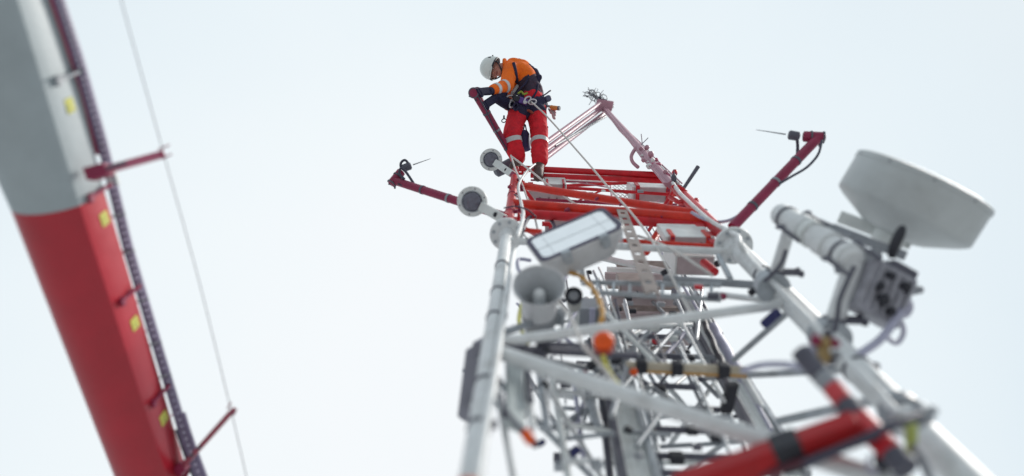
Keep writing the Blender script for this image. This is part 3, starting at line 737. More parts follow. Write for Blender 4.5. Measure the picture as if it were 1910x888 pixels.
# small round lens unit right of the horn
c = Q(1070, 553, .12); ax = vc(-.1, .5, -.85).normalized(); r = wr(c, 34)
t = thing("beacon_unit", "black rimmed cylindrical beacon unit half hidden behind the loudspeaker", "beacon", c)
mb = MB(); mb.lathe(c, ax, [(-.02, r * .9), (0, r), (.02, r), (.024, r * .8), (.012, r * .72)], 28); mb.build("rim", M_BLACK, t)
mb = MB(); mb.lathe(c - ax * .15, ax, [(0, r * .7), (.02, r * .8), (.132, r * .86)], 24); mb.build("body", mat("beacon_cream", (.42, .41, .38), .5), t)
mb = MB(); mb.ball(c + ax * .004, r * .7, 20, ax, .4); mb.build("lens", M_GREY, t)

# ------------------------------------------------------------------ booms with end sensors
def boom(name, pts, r, label, m, label_sensor, end_dir, whip_to, cable=None, cable_label=None, knob=True, group="red booms sticking out from the tower"):
    a, b = pts[0], pts[-1]
    t = thing("outrigger_boom", label, "boom", a, group)
    mb = MB(); mb.tube([a + (b - a) * k / 8 for k in range(9)], r=r, seg=18); tb = mb.build("boom_tube", m, t)
    L = (b - a).length; d = (b - a).normalized()
    for s in (.22, .48, .72):
        mb = MB(); q = a + d * L * s; rr = r if not isinstance(r, list) else r[int(8 * s)]
        mb.lathe(q, d, [(-.012, rr + .001), (-.012, rr + .004), (.012, rr + .004), (.012, rr + .001)], 18); mb.build("band", M_DGREY if s != .48 else M_GREY, t)
    rr = r if not isinstance(r, list) else r[-1]
    mb = MB(); mb.lathe(b - end_dir * rr * 1.3, end_dir, [(0, rr * .7), (rr * .3, rr * 1.12), (rr * 4.2, rr * 1.12), (rr * 4.4, rr * .8)], 18); hd = mb.build("end_joint", m, t)
    for s in (0.2, 2.6):
        mb = MB(); mb.lathe(b - end_dir * rr * 1.3 + end_dir * rr * s, end_dir, [(0, rr * 1.13), (0, rr * 1.28), (rr * .35, rr * 1.28), (rr * .35, rr * 1.13)], 18); mb.build("clamp_ring", M_DGREY, hd)
    mb = MB(); mb.tube([b - vc(rr * 1.6, rr * .9, 0) * .9, b + vc(rr * .4, -rr * 1.4, 0)], r=rr * .16); mb.box(b - vc(-rr * .2, rr * 1.5, 0), vc(rr * .2, 0, 0), vc(0, rr * .5, 0), vc(0, 0, rr * .2)); mb.build("wing_bolt", M_DGREY, hd)
    if whip_to is not None:
        s0 = b + end_dir * rr * 4.3
        w = thing("whip_sensor", label_sensor, "sensor", s0, "whip sensors at the boom ends")
        dd = (whip_to - s0).normalized()
        mb = MB(); mb.lathe(s0 - dd * rr * .6, dd, [(0, rr * .6), (rr * .2, rr * .95), (rr * 2.0, rr * 1.0), (rr * 2.3, rr * .7)], 18); mb.build("sensor_body", M_DGREY, w)
        mb = MB(); mb.tube([s0 + dd * rr * 2.2, whip_to], r=[rr * .16, rr * .06], seg=8); mb.build("whip", M_GREY, w)
        mb = MB()
        q = s0 + UP * rr * .2; mb.tube(spline([q + RT * rr * .8, q + RT * rr * .8 + UP * rr * 1.0, q + UP * rr * 1.7, q - RT * rr * .9 + UP * rr * 1.0, q - RT * rr * .8 - UP * rr * .2, q + RT * rr * .6 - UP * rr * .8], 6) if knob else spline([q, q - UP * rr * 2.5 + RT * rr * .2, q - UP * rr * 5], 5), r=rr * .32, seg=10)
        mb.build("cable_loop", M_CABLE, w)
    return t
boom("l", [P(942, 404, 6.6), P(868, 371, 7.0), P(735, 337, 7.4)][::2], .040, "crimson boom reaching out to the left behind the lower dome camera", M_CRIM, "dark sensor with a looped cable and thin whip at the tip of the left boom", vc(.55, .75, .3).normalized(), P(803, 296, 7.5))
boom("r", [P(1366, 424, 5.7), P(1527, 256, 6.2)], .040, "long crimson boom rising to the upper right above the right flange", M_CRIM, "dark sensor with a long thin whip at the tip of the right boom", vc(-.97, .08, .2).normalized(), P(1410, 242, 6.3), knob=False)
HB = P(886, 173, 8.35)
boom("c", [P(962, 304, 8.75), HB], [.036 + .012 * k / 8 for k in range(9)], "crimson boom held in both gloves by the climber", M_CRIM, None, vc(.30, .22, .93).normalized(), None)
cab([P(890, 176, 8.3), P(906, 205, 8.35), P(925, 245, 8.5), P(950, 285, 8.65)], .008, M_CABLE, "dark_cable", "thin dark cable hanging along the boom the climber holds")
cab([P(1533, 262, 6.1), P(1526, 288, 6.0), P(1505, 312, 5.95), P(1475, 330, 5.85), P(1455, 342, 5.8)], .010, M_CABLE, "dark_cable", "dark cable bowing out beside the upper half of the right boom")
cab([P(1382, 400, 5.75), P(1360, 411, 5.8), P(1335, 414, 5.85), P(1312, 408, 5.9), P(1290, 396, 6.0)], .013, M_LAV, "grey_cable", "grey blue cable sagging from the foot of the right boom to the right leg")
cab([P(742, 343, 7.3), P(775, 354, 7.25), P(810, 362, 7.1), P(852, 377, 6.95)], .007, M_CABLE, "dark_cable", "thin dark cable hanging under the left boom")
cab([P(772, 343, 7.3), P(758, 322, 7.35), P(748, 314, 7.35), P(745, 324, 7.35), P(754, 334, 7.3)], .013, M_CABLE, "dark_cable", "short dark cable loop standing on the left boom's end")

# stick antenna right of the top
t = thing("stick_antenna", "short dark stick antenna in a red clamp on the right leg", "antenna", P(1272, 356, 7.2))
mb = MB(); mb.tube([P(1272, 356, 7.2), P(1302, 311, 7.3)], r=[.016, .020]); mb.build("stick", M_DGREY, t)
mb = MB(); q = P(1269, 356, 7.2); mb.box(q, vc(.045, -.03, 0), vc(.02, .03, 0), vc(0, 0, .04)); mb.box(q - vc(.05, -.02, 0), vc(.03, -.03, 0), vc(.012, .012, 0), vc(0, 0, .03)); mb.build("clamp", M_RED, t, bevel=.008)
mb = MB(); q = P(1257, 333, 7.4); mb.lathe(q, UP, [(-.03, .02), (0, .03), (.03, .024), (.05, .006), (.09, .005)], 12)
o = mb.build("wind_sensor", M_DGREY); tag(o, "tiny dark wind sensor beside the stick antenna", "sensor")
# far antennas on the right stay
t = thing("yagi_antenna", "faint forked antenna standing on the right stay below the apex", "antenna", P(1198, 280, 9.2))
fa = mat("distant_pale_metal", (.42, .40, .44), .5)
for pts in ([(1202, 288), (1198, 268), (1196, 250)], [(1198, 268), (1209, 257)], [(1190, 271), (1199, 269)]):
    mb = MB(); mb.tube([P(x, y, 9.2) for x, y in pts], r=.006); mb.build("element", fa, t)
mb = MB(); mb.ball(P(1201, 276, 9.2), .03); mb.build("mount", fa, t)
mb = MB(); mb.tube(spline([P(1186, 276, 9.0), P(1178, 290, 8.9), P(1180, 302, 8.8), P(1190, 312, 8.7)], 6), r=.022)
o = mb.build("cable_coil", M_HAZED); tag(o, "pale bent cable hanging off the right stay under the forked antenna", "cable")

# apex spike cluster: ringed insulator mast lying to the left
t = thing("lightning_rod_cluster", "cluster of wire rings and spikes on top of the apex", "lightning rod", APEX)
base = APEX + vc(.02, .08, 0); tip = P(1096, 172, 12.0); d = (tip - base); L = d.length; d.normalize()
mb = MB(); mb.tube([base, tip], r=[.035, .015]); mb.build("mast_core", M_GREY, t)
s1 = vc(0, 0, 1).cross(d) if False else FW.cross(d).normalized()
for k in range(7):
    q = base + d * L * k / 6.2 + s1 * .03 * ((k % 2) * 2 - 1); mb = MB()
    e1 = (s1 + d * .3).normalized() if k % 2 else (s1 * .5 + d).normalized(); e2 = (FW * .6 + e1.cross(FW)).normalized()
    rr = .075 - .006 * k
    mb.tube([q + (e1 * math.cos(a * math.pi / 10) + e2 * math.sin(a * math.pi / 10)) * rr for a in range(21)], r=.006, seg=6); mb.build("ring", M_DGREY, t)
random.seed(3); mb = MB()
for k in range(44):
    q = base + d * L * random.random() + s1 * random.uniform(-.06, .06)
    dv = (s1 * random.uniform(-1, 1) + FW * random.uniform(-1, 1) + d * random.uniform(-.4, 1)).normalized()
    mb.tube([q, q + dv * random.uniform(.06, .14)], r=.005, seg=5)
mb.build("spikes", M_DGREY, t)['kind'] = 'stuff'
for s, k in ((-.09, 0), (.06, 1), (.12, 2)):
    mb = MB(); q = APEX + vc(s, .05 - .01 * k, -.03); mb.lathe(q - UP * .05, UP, [(0, .03), (.02, .045), (.04, .03), (.06, .045), (.08, .03), (.1, .02)], 14); mb.build("insulator", M_OFFWHITE, t)

# ------------------------------------------------------------------ microwave dish and its frame
t = thing("dish_mount", "white pipe frame bolted to the right leg, holding the dish", "pipe frame", P(1560, 540, 4.0))
A, B = P(1457, 400, 4.35), P(1592, 487, 3.72)
ax = (B - A).normalized(); L = (B - A).length; r = .065
mb = MB(); mb.lathe(A, ax, [(-.03, r * .4), (-.02, r * .85), (.0, r), (L - .02, r), (L, r * .98), (L + .012, r * .8), (L + .012, r * .2)], 36); mb.build("horizontal_pipe", M_WHITE, t)
for s, w, m in ((.10, .02, M_DGREY), (.34, .07, M_WHITE), (.45, .05, M_OFFWHITE), (.62, .02, M_DGREY), (.66, .09, M_WHITE), (.86, .02, M_DGREY), (.93, .04, M_WHITE)):
    mb = MB(); q = A + ax * L * s; k = r + (.012 if m is not M_DGREY else .006); mb.lathe(q, ax, [(-w / 2, r), (-w / 2, k), (w / 2, k), (w / 2, r)], 36); mb.build("pipe_band", m, t)
for (x0, y0, d0, x1, y1, d1, r0) in ((1476, 415, 4.3, 1436, 535, 4.25, .036), (1592, 492, 3.75, 1552, 628, 3.72, .047)):
    a = P(x0, y0, d0); b = P(x1, y1, d1); b = RR(y1) * .35 + b * .65
    mb = MB(); mb.tube([a, (a + b) / 2, b], r=r0, seg=24); mb.build("support_pipe", M_WHITE, t)
    mb = MB(); mb.lathe(b, T, [(-.05, .085), (-.05, .095), (.05, .095), (.05, .085)], 28); mb.build("leg_clamp", M_GALV, t)
    q = b + H * .05 - NI * .09; mb = MB()
    for s in (-1, 1): mb.lathe(q + T * .03 * s, H, [(-.08, .012), (.09, .012), (.09, .02), (.11, .02)], 8)
    mb.build("clamp_bolt", M_DGREY, t)
# clamp rods around the pipe
for s, off in ((.14, .085), (.80, .085)):
    q = A + ax * L * s; sd = ax.cross(FW).normalized(); mb = MB()
    for k in (-1, 1): mb.tube([q + sd * k * off - FW * .05, q + sd * k * off + ax * .22 - FW * .02], r=.010); mb.box(q + sd * k * off - FW * .05, ax * .02, sd * .016, FW * .02)
    mb.build("clamp_rod", M_DGREY, t)
mb = MB(); mb.ball(A - ax * .02 - UP * .03, .035); mb.build("pipe_plug", M_GREY, t)
# flat steel brackets from the pipe to the dish
for (a, b, w) in ((P(1552, 425, 4.2), P(1690, 478, 4.0), .05), (P(1565, 404, 4.35), P(1700, 455, 4.2), .07), (P(1500, 402, 4.2), P(1590, 440, 4.0), .03), (P(1560, 500, 3.75), P(1640, 470, 4.0), .06)):
    mb = MB(); mb.bar(a, b, w, .03, FW); mb.build("bracket", M_GREY if w != .07 else M_OFFWHITE, t, bevel=.004)
dk = thing("microwave_dish", "large off-white drum shaped microwave dish tilted up on the right", "dish antenna", P(1683, 403, 4.2))
axd = vc(.45, .86, -.16).normalized(); c = P(1683, 402, 4.2); Rb = wr(c, 250)
mb = MB(); mb.lathe(c, axd, [(-.125, .05), (-.12, .13), (-.105, .18), (-.03, Rb * .89), (-.006, Rb * .985), (.006, Rb), (.185, Rb * 1.0), (.187, Rb * 1.012), (.215, Rb * 1.012), (.22, Rb * .99)], 72); mb.build("shroud_drum", mat("dish_paint", (.50, .53, .535), .42, var=.06, scale=5, dirt=GR, dirt_amt=.16), dk)
mb = MB(); mb.lathe(c, axd, [(.2202, Rb * .985), (.234, Rb * .7), (.242, Rb * .3), (.244, .001)], 72, closed=False); mb.build("radome", M_OFFWHITE, dk)
u_, v_ = frame(axd)
for k in range(10):
    mb = MB(); a = 2 * math.pi * k / 10; rr = u_ * math.cos(a) + v_ * math.sin(a); mb.lathe(c + axd * .196 + rr * (Rb * 1.011), rr, [(0, .006), (.003, .006), (.004, .003)], 8)
    mb.build("rim_bolt", M_DGREY, dk)
mb = MB(); mb.lathe(c, axd, [(-.185, .05), (-.18, .085), (-.11, .09)], 28); mb.build("hub", M_OFFWHITE, dk)
mb = MB(); mb.tube(spline([P(1662, 482, 3.75), P(1668, 460, 3.75), P(1678, 437, 3.78), P(1684, 424, 3.8)], 5), r=[.016 + .012 * math.sin(math.pi * i / 15) for i in range(16)])
o = mb.build("black_lever", M_BLACK, None); tag(o, "black pointed lever sticking up between the radio unit and the dish", "lever")
# radio unit
q = P(1640, 548, 3.72); e1 = vc(.86, -.46, .1).normalized(); e2 = vc(.42, .86, .15); e2 = (e2 - e1 * e2.dot(e1)).normalized(); e3 = e1.cross(e2)
t = thing("radio_unit", "dark grey finned radio unit hanging behind the dish", "radio unit", q)
mb = MB(); mb.box(q, e1 * .125, e2 * .135, e3 * .07); mb.build("housing", mat("radio_grey", (.33, .33, .37), .5, var=.25, scale=14), t, bevel=.014)
for k in range(5):
    mb = MB(); s = -1 + 2 * (k + .5) / 5; mb.box(q + e1 * .115 * s - e3 * .07 * math.copysign(1, e3.dot(FW)) * 1 , e1 * .004, e2 * .115, e3 * .02); mb.build("fin", MATS["radio_grey"], t)
sgn = -math.copysign(1, e3.dot(FW))
for (a, b, r) in ((-.2, -.35, .03), (-.55, .05, .022), (.3, -.6, .02), (.5, .5, .026), (-.3, .6, .02)):
    mb = MB(); mb.lathe(q + e1 * .12 * a + e2 * .13 * b + e3 * sgn * .068, e3 * sgn, [(0, r), (.03, r), (.04, r * .7)], 14); mb.build("connector", M_BLACK, t)
mb = MB(); mb.box(q + e2 * .15 + e1 * .05, e1 * .07, e2 * .03, e3 * .05); mb.build("top_block", M_DGREY, t, bevel=.006)
mb = MB(); mb.box(q + e1 * .14 + e2 * .1, e1 * .03, e2 * .02, e3 * .03); mb.ball(q + e1 * .19 + e2 * .12, .02); mb.build("latch", M_GREY, t, bevel=.004)
wl = mat("pale_lavender_cable", (.56, .56, .66), .5)
for pts, lab in (([(1668, 590), (1690, 588), (1699, 572), (1690, 556), (1672, 552)], "pale loop of cable at the right edge of the radio unit, upper of two"), ([(1652, 628), (1672, 640), (1685, 622), (1680, 600), (1664, 590)], "pale loop of cable under the radio unit, lower of two")):
    cab([P(x, y, 3.68) for x, y in pts], .0135, wl, "cable_loop", lab, "cable")
cab([P(1690, 566, 3.7), P(1668, 600, 3.6), P(1640, 635, 3.5), P(1598, 664, 3.35)], .020, M_LAV, "grey_cable", "thick lavender cable dropping from the radio unit to the right leg")
cab([P(1594, 496, 3.62), P(1578, 530, 3.62), P(1566, 560, 3.6), P(1562, 590, 3.6), P(1556, 620, 3.6)], .012, M_DGREY, "dark_cable", "dark cable tied along the near support pipe of the dish frame")
cab([P(1466, 466, 4.2), P(1458, 490, 4.2), P(1440, 512, 4.2), P(1425, 525, 4.2)], .011, M_DGREY, "dark_cable", "dark cable tied along the far support pipe of the dish frame")

# ------------------------------------------------------------------ red arm bracket in the lower right corner
t = thing("red_arm_bracket", "thick red arm with a black collar, clamped to the right leg in the lower corner", "bracket arm", P(1600, 800, 2.5))
mb = MB(); mb.bar(P(1262, 916, 2.65), P(1604, 796, 2.5), .094, .085, vc(-.2, -.35, -1)); mb.build("arm_tube", mat("deep_red_paint", (.40, .004, .008), .5, var=.2, dirt=(.12, .01, .01)), t, bevel=.010)
mb = MB(); mb.bar(P(1446, 851, 2.57), P(1496, 834, 2.55), .108, .10, vc(-.2, -.35, -1)); mb.build("collar", M_BLACK, t, bevel=.006)
mb = MB(); mb.tube([P(1300, 925, 2.66), P(1490, 862, 2.5), P(1640, 812, 2.42)], r=.013); mb.build("stay_rod", mat("maroon_rod", (.10, .02, .035), .5), t)
cr = [(1492, 655, 2.78), (1530, 700, 2.70), (1552, 722, 2.66), (1576, 752, 2.6), (1600, 780, 2.55), (1642, 822, 2.46), (1664, 846, 2.42), (1692, 876, 2.36)]
spec = ((0, 1, .036, M_DGREY, "end_cap"), (1, 2, .036, M_GREY, "sleeve"), (2, 3, .036, M_PINK, "cross_tube"), (3, 4, .041, M_DGREY, "joint"), (4, 5, .042, M_PINK, "cross_tube"), (5, 6, .040, M_RED, "cross_tube"), (6, 7, .041, M_DGREY, "end_cap"))
for i, j, r, m, nm in spec:
    mb = MB(); a, b = P(*cr[i]), P(*cr[j]); mb.tube([a, (a + b) / 2, b], r=r, seg=24); mb.build(nm, m if m is not M_PINK else mat("salmon_red_paint", (.60, .06, .07), .4), t, bevel=.005)
cab([P(1500, 868, 2.4), P(1600, 824, 2.36), P(1660, 795, 2.36), P(1720, 775, 2.45)], .014, M_CABLE, "dark_cable", "black cable lying across the red arm to the clamp on the right leg")
t = thing("pipe_clamp", "grey steel clamp with a large nut on the right leg beside the red arm", "clamp", P(1712, 775, 2.62))
mb = MB(); q = RR(772); mb.lathe(q, T, [(-.03, .06), (-.03, .083), (.03, .083), (.03, .06)], 28); mb.build("clamp_band", M_GREY, t)
mb = MB(); q = P(1716, 775, 2.6); mb.lathe(q, vc(.6, .5, -.6), [(-.03, .03), (0, .042), (.03, .042), (.035, .02), (.06, .02)], 6); mb.box(q - vc(.05, .01, 0), vc(.05, 0, 0), vc(0, .03, 0), vc(0, 0, .03)); mb.build("nut", M_GALV, t, bevel=.005)
t = thing("cable_gland_cluster", "brass and black cable fittings on the right leg above the red arm", "fitting", P(1538, 648, 2.85))
random.seed(11)
for k, (x, y, m, w) in enumerate(((1522, 634, M_CRIM, 20), (1538, 640, M_BRASS, 26), (1534, 662, M_BRASS, 30), (1556, 640, M_CRIM, 20), (1548, 672, M_DGREY, 20), (1512, 655, M_LAV, 22), (1545, 622, M_DGREY, 18), (1560, 662, M_GREY, 18), (1529, 650, M_YEL, 10))):
    q = P(x, y, 2.85); r = wr(q, w); axx = vc(random.uniform(-.6, .6), random.uniform(-.2, 1), random.uniform(-1, 0)).normalized()
    mb = MB(); mb.lathe(q - axx * r, axx, [(0, r * .6), (r * .3, r), (r * 1.2, r), (r * 1.3, r * .7), (r * 2, r * .6)], 8 if k % 2 else 14); mb.build("gland", m, t)
mb = MB(); q = P(1700, 818, 2.5); mb.box(q, vc(.012, 0, 0), vc(0, .05, 0), vc(.02, 0, .02)); o = mb.build("hose_tie", mat("lime_tie", (.4, .45, .1), .6)); tag(o, "lime green tie on the right leg under the steel clamp", "cable tie")
t = thing("hanging_gadget", "red and black gadget with a hook hanging under the red arm", "gadget", P(1640, 862, 2.45))
mb = MB(); mb.ball(P(1648, 858, 2.45), .03, 16, UP, 1.3); mb.build("body", M_BLACK, t)
mb = MB(); mb.tube(spline([P(1625, 850, 2.45), P(1618, 868, 2.45), P(1630, 880, 2.45), P(1640, 868, 2.45)], 5), r=.007); mb.build("hook", M_LAV, t)
cab([P(1700, 830, 2.5), P(1716, 850, 2.45), P(1730, 880, 2.4), P(1745, 910, 2.35)], .016, M_GREY, "grey_cable", "grey cable running down the right leg below the clamp")
# pinkish round lamp just cut by the bottom edge
c = P(872, 908, 2.3); mb = MB(); mb.ball(c, .045, 20, UP, .7); o = mb.build("warning_lamp", mat("salmon_lens", (.6, .22, .16), .4)); tag(o, "salmon coloured lamp top at the foot of the left leg, cut by the frame", "lamp")

def PM(px, py, d): return P(px, py, d * .80)

# ------------------------------------------------------------------ striped mast on the left
A, B = PM(-45, -80, 3.9), PM(305, 950, 5.6)
md = (B - A).normalized()
mbk = (CAM - (A + md * (B - A).length * .45)); mbk = (mbk - md * mbk.dot(md)).normalized()      # cross-section turned so that its flat side looks right
ma_ = md.cross(mbk)
if ma_.dot(RT) < 0: ma_ = -ma_
def mast_c(py):
    c = A - CAM; f = (444 - py) / FPX
    s = (f * c.dot(FW) - c.dot(UP)) / (md.dot(UP) - f * md.dot(FW))
    return A + md * s
def mast_r(py):
    w = np.interp(py, [-300, 0, 370, 888, 1100], [255, 215, 154, 114, 103])
    return wr(mast_c(py), w)
SEC = [(math.cos(math.radians(a)), math.sin(math.radians(a))) for a in range(68, 345, 9)] + [(1.0, -.25), (1.0, .15), (.60, .74)]
t = thing("striped_mast", "leaning red and white tubular mast on the left with yellow plates", "mast", mast_c(888))
def mast_section(y0, y1, name, m):
    n = 16; ys = [y0 + (y1 - y0) * k / n for k in range(n + 1)]
    vs, fs = [], []; k = len(SEC)
    for y in ys:
        c, r = mast_c(y), mast_r(y); vs += [c + ma_ * x * r + mbk * z * r for x, z in SEC]
    for i in range(n):
        for j in range(k): fs.append((i * k + j, i * k + (j + 1) % k, (i + 1) * k + (j + 1) % k, (i + 1) * k + j))
    fs.append(tuple(range(k))); fs.append(tuple(n * k + j for j in range(k)))
    b = MB(); b.add(vs, fs); return b.build(name, m, t, angle=20)
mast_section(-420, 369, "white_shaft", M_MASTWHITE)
mast_section(369.4, 1150, "red_shaft", M_MASTRED)
def MS(py, x, lift=0.0):
    c, r = mast_c(py), mast_r(py)
    z = np.interp(x, [.37, .60, 1.0], [.93, .74, .15])
    nn = (ma_ * .55 + mbk * .84) if x < .6 else (ma_ * .79 + mbk * .61)
    return c + ma_ * x * r + mbk * z * r + nn.normalized() * lift
nf = (ma_ * .79 + mbk * .61).normalized(); tf = md.cross(nf).normalized()
if tf.dot(RT) < 0: tf = -tf
def solve(tx, ty):
    best = None
    for i in range(14):
        x = .62 + .026 * i; y = ty
        for _ in range(8):
            q = MS(y, x, .004) - CAM; y += ty - (444 - q.dot(UP) / q.dot(FW) * FPX)
        e = abs(955 + q.dot(RT) / q.dot(FW) * FPX - tx)
        if best is None or e < best[0]: best = (e, x, y)
    return best[1:]
for k, (tx, ty, hl) in enumerate(((131, 197, 18), (194, 408, 17), (253, 603, 16), (306, 780, 15))):
    x, y = solve(tx, ty); b = MB(); q = MS(y, x, .004)
    b.box(q, md * wr(q, hl * 1.5), tf * wr(q, 24), nf * .003); pl = b.build("number_plate", M_YEL, t, bevel=.004)
    b = MB()
    b.box(q + nf * .0035 - tf * .012, md * wr(q, 12), tf * .004, nf * .0006); b.box(q + nf * .0035 + tf * .008 - md * .01, md * wr(q, 9), tf * .004, nf * .0006); b.box(q + nf * .0035 + tf * .008 + md * .022, md * .006, tf * .010, nf * .0006)
    b.build("plate_mark", mat("olive_mark", (.36, .38, .10), .6), pl)
for y, m in ((143, M_GREY), (359, M_CRIM), (550, M_CRIM), (738, M_CRIM), (890, M_CRIM)):
    a, b2 = MS(y + 6, .62, .0), MS(y + 3, 1.02, .03)
    b = MB(); b.bar(a - tf * .01, b2 + tf * .015, .014, .02, nf); b.box(a + nf * .008, md * .022, tf * .015, nf * .008); b.box(a + nf * .02 - md * .012, md * .005, tf * .035, nf * .006)
    b.build("step_bracket", m, t, bevel=.002)
for y in (490, 640, 800, 860):
    a = MS(y, 1.0, -.01); b = MB(); b.tube([a, a + tf * .06 + nf * .0], r=.0035, seg=6); b.build("spacer", M_PINK, t)

# perforated cable rail beside the mast
t = thing("cable_rail", "dark purple perforated cable rail running along the right side of the striped mast", "cable rail", PM(240, 455, 4.7))
def rail_pt(py, dx=0):
    x = np.interp(py, [-100, 0, 110, 270, 455, 670, 815, 890, 980], [82, 112, 148, 193, 238, 302, 346, 374, 408])
    return PM(x + dx, py, np.interp(py, [-100, 890], [3.9, 5.55]))
def strip(y0, y1, dx, w, m, name, thick=.02):
    b = MB(); n = max(3, int((y1 - y0) / 30)); ys = [y0 + (y1 - y0) * k / n for k in range(n + 1)]
    pts = [rail_pt(y, dx) for y in ys]; vs, fs = [], []
    for i, p in enumerate(pts):
        h = wr(p, w); vs += [p + ma_ * sx * h + FW * sz * thick for sx, sz in ((-1, -1), (1, -1), (1, 1), (-1, 1))]
    for i in range(n):
        for j in range(4): fs.append((i * 4 + j, i * 4 + (j + 1) % 4, (i + 1) * 4 + (j + 1) % 4, (i + 1) * 4 + j))
    fs += [(0, 1, 2, 3), tuple(n * 4 + j for j in range(4))]
    b.add(vs, fs); return b.build(name, m, t)
strip(-110, 980, -4.5, 6.5, M_PURPLE, "rail_channel", .018)
strip(-110, 980, 5.5, 2.6, M_PURPLE, "rail_edge", .012)
y = -100
while y < 975:
    c = rail_pt(y, 1.5); b = MB(); b.box(c, ma_ * wr(c, 7), md * wr(c, 6), FW * .006); b.build("rail_bridge", M_PURPLE, t); y += 12
strip(-110, 288, -13, 6.0, mat("rose_red_paint", (.42, .05, .11), .5), "red_edge", .015)
strip(315, 346, 3, 15, M_OFFWHITE, "white_joint", .012)
for y in (402, 470, 560, 640, 700):
    b = MB(); c = rail_pt(y, 0); b.box(c - FW * .018, ma_ * .03, md * .006, FW * .005); b.build("rail_clip", M_GREY, t)
strip(800, 905, -10, 8, M_DGREY, "cable_strand", .010); strip(770, 930, 9, 6, M_PURPLE, "cable_strand", .010)

# two cross arms holding the thin guy cable
def arm(a, b2, w, m, label, loc):
    t = thing("cross_arm", label, "cross arm", a, "cross arms of the striped mast")
    k = MB(); k.bar(a, b2, wr(a, w[0]) + wr(b2, w[1]), .05, FW); k.build("arm_tube", m, t, bevel=.004)
    d = (b2 - a).normalized(); s = d.cross(FW).normalized(); s = s if s.dot(UP) > 0 else -s
    k = MB(); k.tube([b2 + s * .028 - d * .02, b2 + s * .035 + d * .035], r=.004, seg=6); k.tube([b2 - s * .02 - d * .02, b2 - s * .01 + d * .03], r=.004, seg=6); k.box(b2 - FW * .026, d * .006, s * .01, FW * .006); k.build("fork", M_CRIM, t)
    k = MB(); k.box(a + d * .02, d * .045, s * .03, FW * .035); k.build("foot_plate", M_CRIM, t, bevel=.004)
    k = MB()
    for q in (.28, .42): k.box(a + (b2 - a) * q - FW * .027, d * .022, s * .008, FW * .003)
    k.build("slot", M_DGREY, t)
arm(PM(176, 323, 4.35), PM(307, 287, 4.5), (13, 11), M_PINK, "pink red cross arm reaching right from the white part of the striped mast", 0)
arm(PM(336, 876, 5.4), PM(434, 766, 5.0), (8, 9), mat("dull_red_paint", (.33, .06, .09), .5), "thin red cross arm slanting up to the right at the mast's lower end", 0)
k = MB(); k.tube(spline([PM(205, -90, 3.9), PM(226, 0, 4.05), PM(305, 286, 4.5), PM(370, 520, 4.75), PM(430, 762, 5.0), PM(462, 900, 5.1), PM(478, 980, 5.2)], 8), r=.0021, seg=8)
o = k.build("guy_cable", M_CABLE); tag(o, "thin dark guy cable running past the tips of both cross arms", "cable")

# ------------------------------------------------------------------ climber
PB = P(985, 300, 8.6)
person = thing("person", "climber in white helmet, orange jacket and red trousers leaning on the boom atop the tower", "person", PB)
J = dict(pelvis=P(985, 198, 9.05), hipa=P(967, 207, 8.98), hipb=P(1001, 205, 9.02), kneea=P(954, 253, 8.70), kneeb=P(1006, 255, 8.78), anka=P(966, 296, 8.64), ankb=P(1007, 303, 8.56),
         waist=P(990, 174, 9.12), chest=P(970, 140, 9.20), neck=P(946, 125, 9.20), sha=P(954, 131, 9.06), shb=P(958, 138, 9.26), elba=P(945, 160, 8.84), wria=P(912, 170, 8.52),
         elbb=P(948, 194, 8.95), wrib=P(924, 183, 8.62), head=P(919, 128.5, 9.15))
crown = vc(-.93, .30, .18).normalized(); fwv = vc(-.16, -.52, -.84); fwv = (fwv - crown * fwv.dot(crown)).normalized(); side = crown.cross(fwv); HS = 1.13
hd = J['head']
crown_u, fwv_u, side_u = crown, fwv, side
def body_fn(m):
    for a, ra, b2, rb in (('pelvis', .13, 'waist', .12), ('waist', .12, 'chest', .14), ('chest', .12, 'neck', .06), ('hipa', .095, 'kneea', .065), ('kneea', .062, 'anka', .045), ('hipb', .095, 'kneeb', .065), ('kneeb', .062, 'ankb', .045),
                          ('pelvis', .12, 'hipa', .10), ('pelvis', .12, 'hipb', .10), ('chest', .1, 'sha', .065), ('chest', .1, 'shb', .065), ('sha', .058, 'elba', .045), ('elba', .042, 'wria', .03), ('shb', .058, 'elbb', .045), ('elbb', .042, 'wrib', .03)):
        capsule(m, J[a], ra, J[b2], rb)
    capsule(m, J['neck'], .06, hd - crown * .04, .056)
    capsule(m, hd - crown * .01 - fwv * .015, .088, hd + crown * .03 - fwv * .01, .085)          # skull
    capsule(m, hd - crown * .035 + fwv * .022, .066, hd - crown * .09 + fwv * .04, .045)         # face, jaw
    capsule(m, hd - crown * .02 + fwv * .085, .010, hd - crown * .048 + fwv * .105, .015)        # nose
    for s in (-1, 1):
        capsule(m, hd - crown * .045 + fwv * .058 + side * .036 * s, .024, hd - crown * .05 + fwv * .05 + side * .045 * s, .022)   # cheeks
        capsule(m, hd - crown * .015 - fwv * .01 + side * .086 * s, .010, hd - crown * .055 - fwv * .0 + side * .086 * s, .012)   # ears
        capsule(m, hd - crown * .0 + fwv * .075 + side * .03 * s, .012, hd + crown * .0 + fwv * .078 + side * .015 * s, .012)      # brows
organic("body", M_SKIN, person, body_fn, .008, 3)
for s in (-1, 1):
    k = MB(); q = hd - crown * .02 + fwv * .078 + side * .032 * s; k.ball(q, .011, 12); ey = k.build("eye", mat("eye_white", (.6, .58, .55), .3), person)
    k = MB(); k.ball(q + fwv * .008, .006, 10); k.build("iris", M_BLACK, ey)
k = MB(); q = hd - crown * .078 + fwv * .083; k.tube([q - side * .024, q + fwv * .004, q + side * .024], r=[.003, .007, .003], seg=8); k.build("mouth", mat("lips", (.30, .09, .08), .5), person)
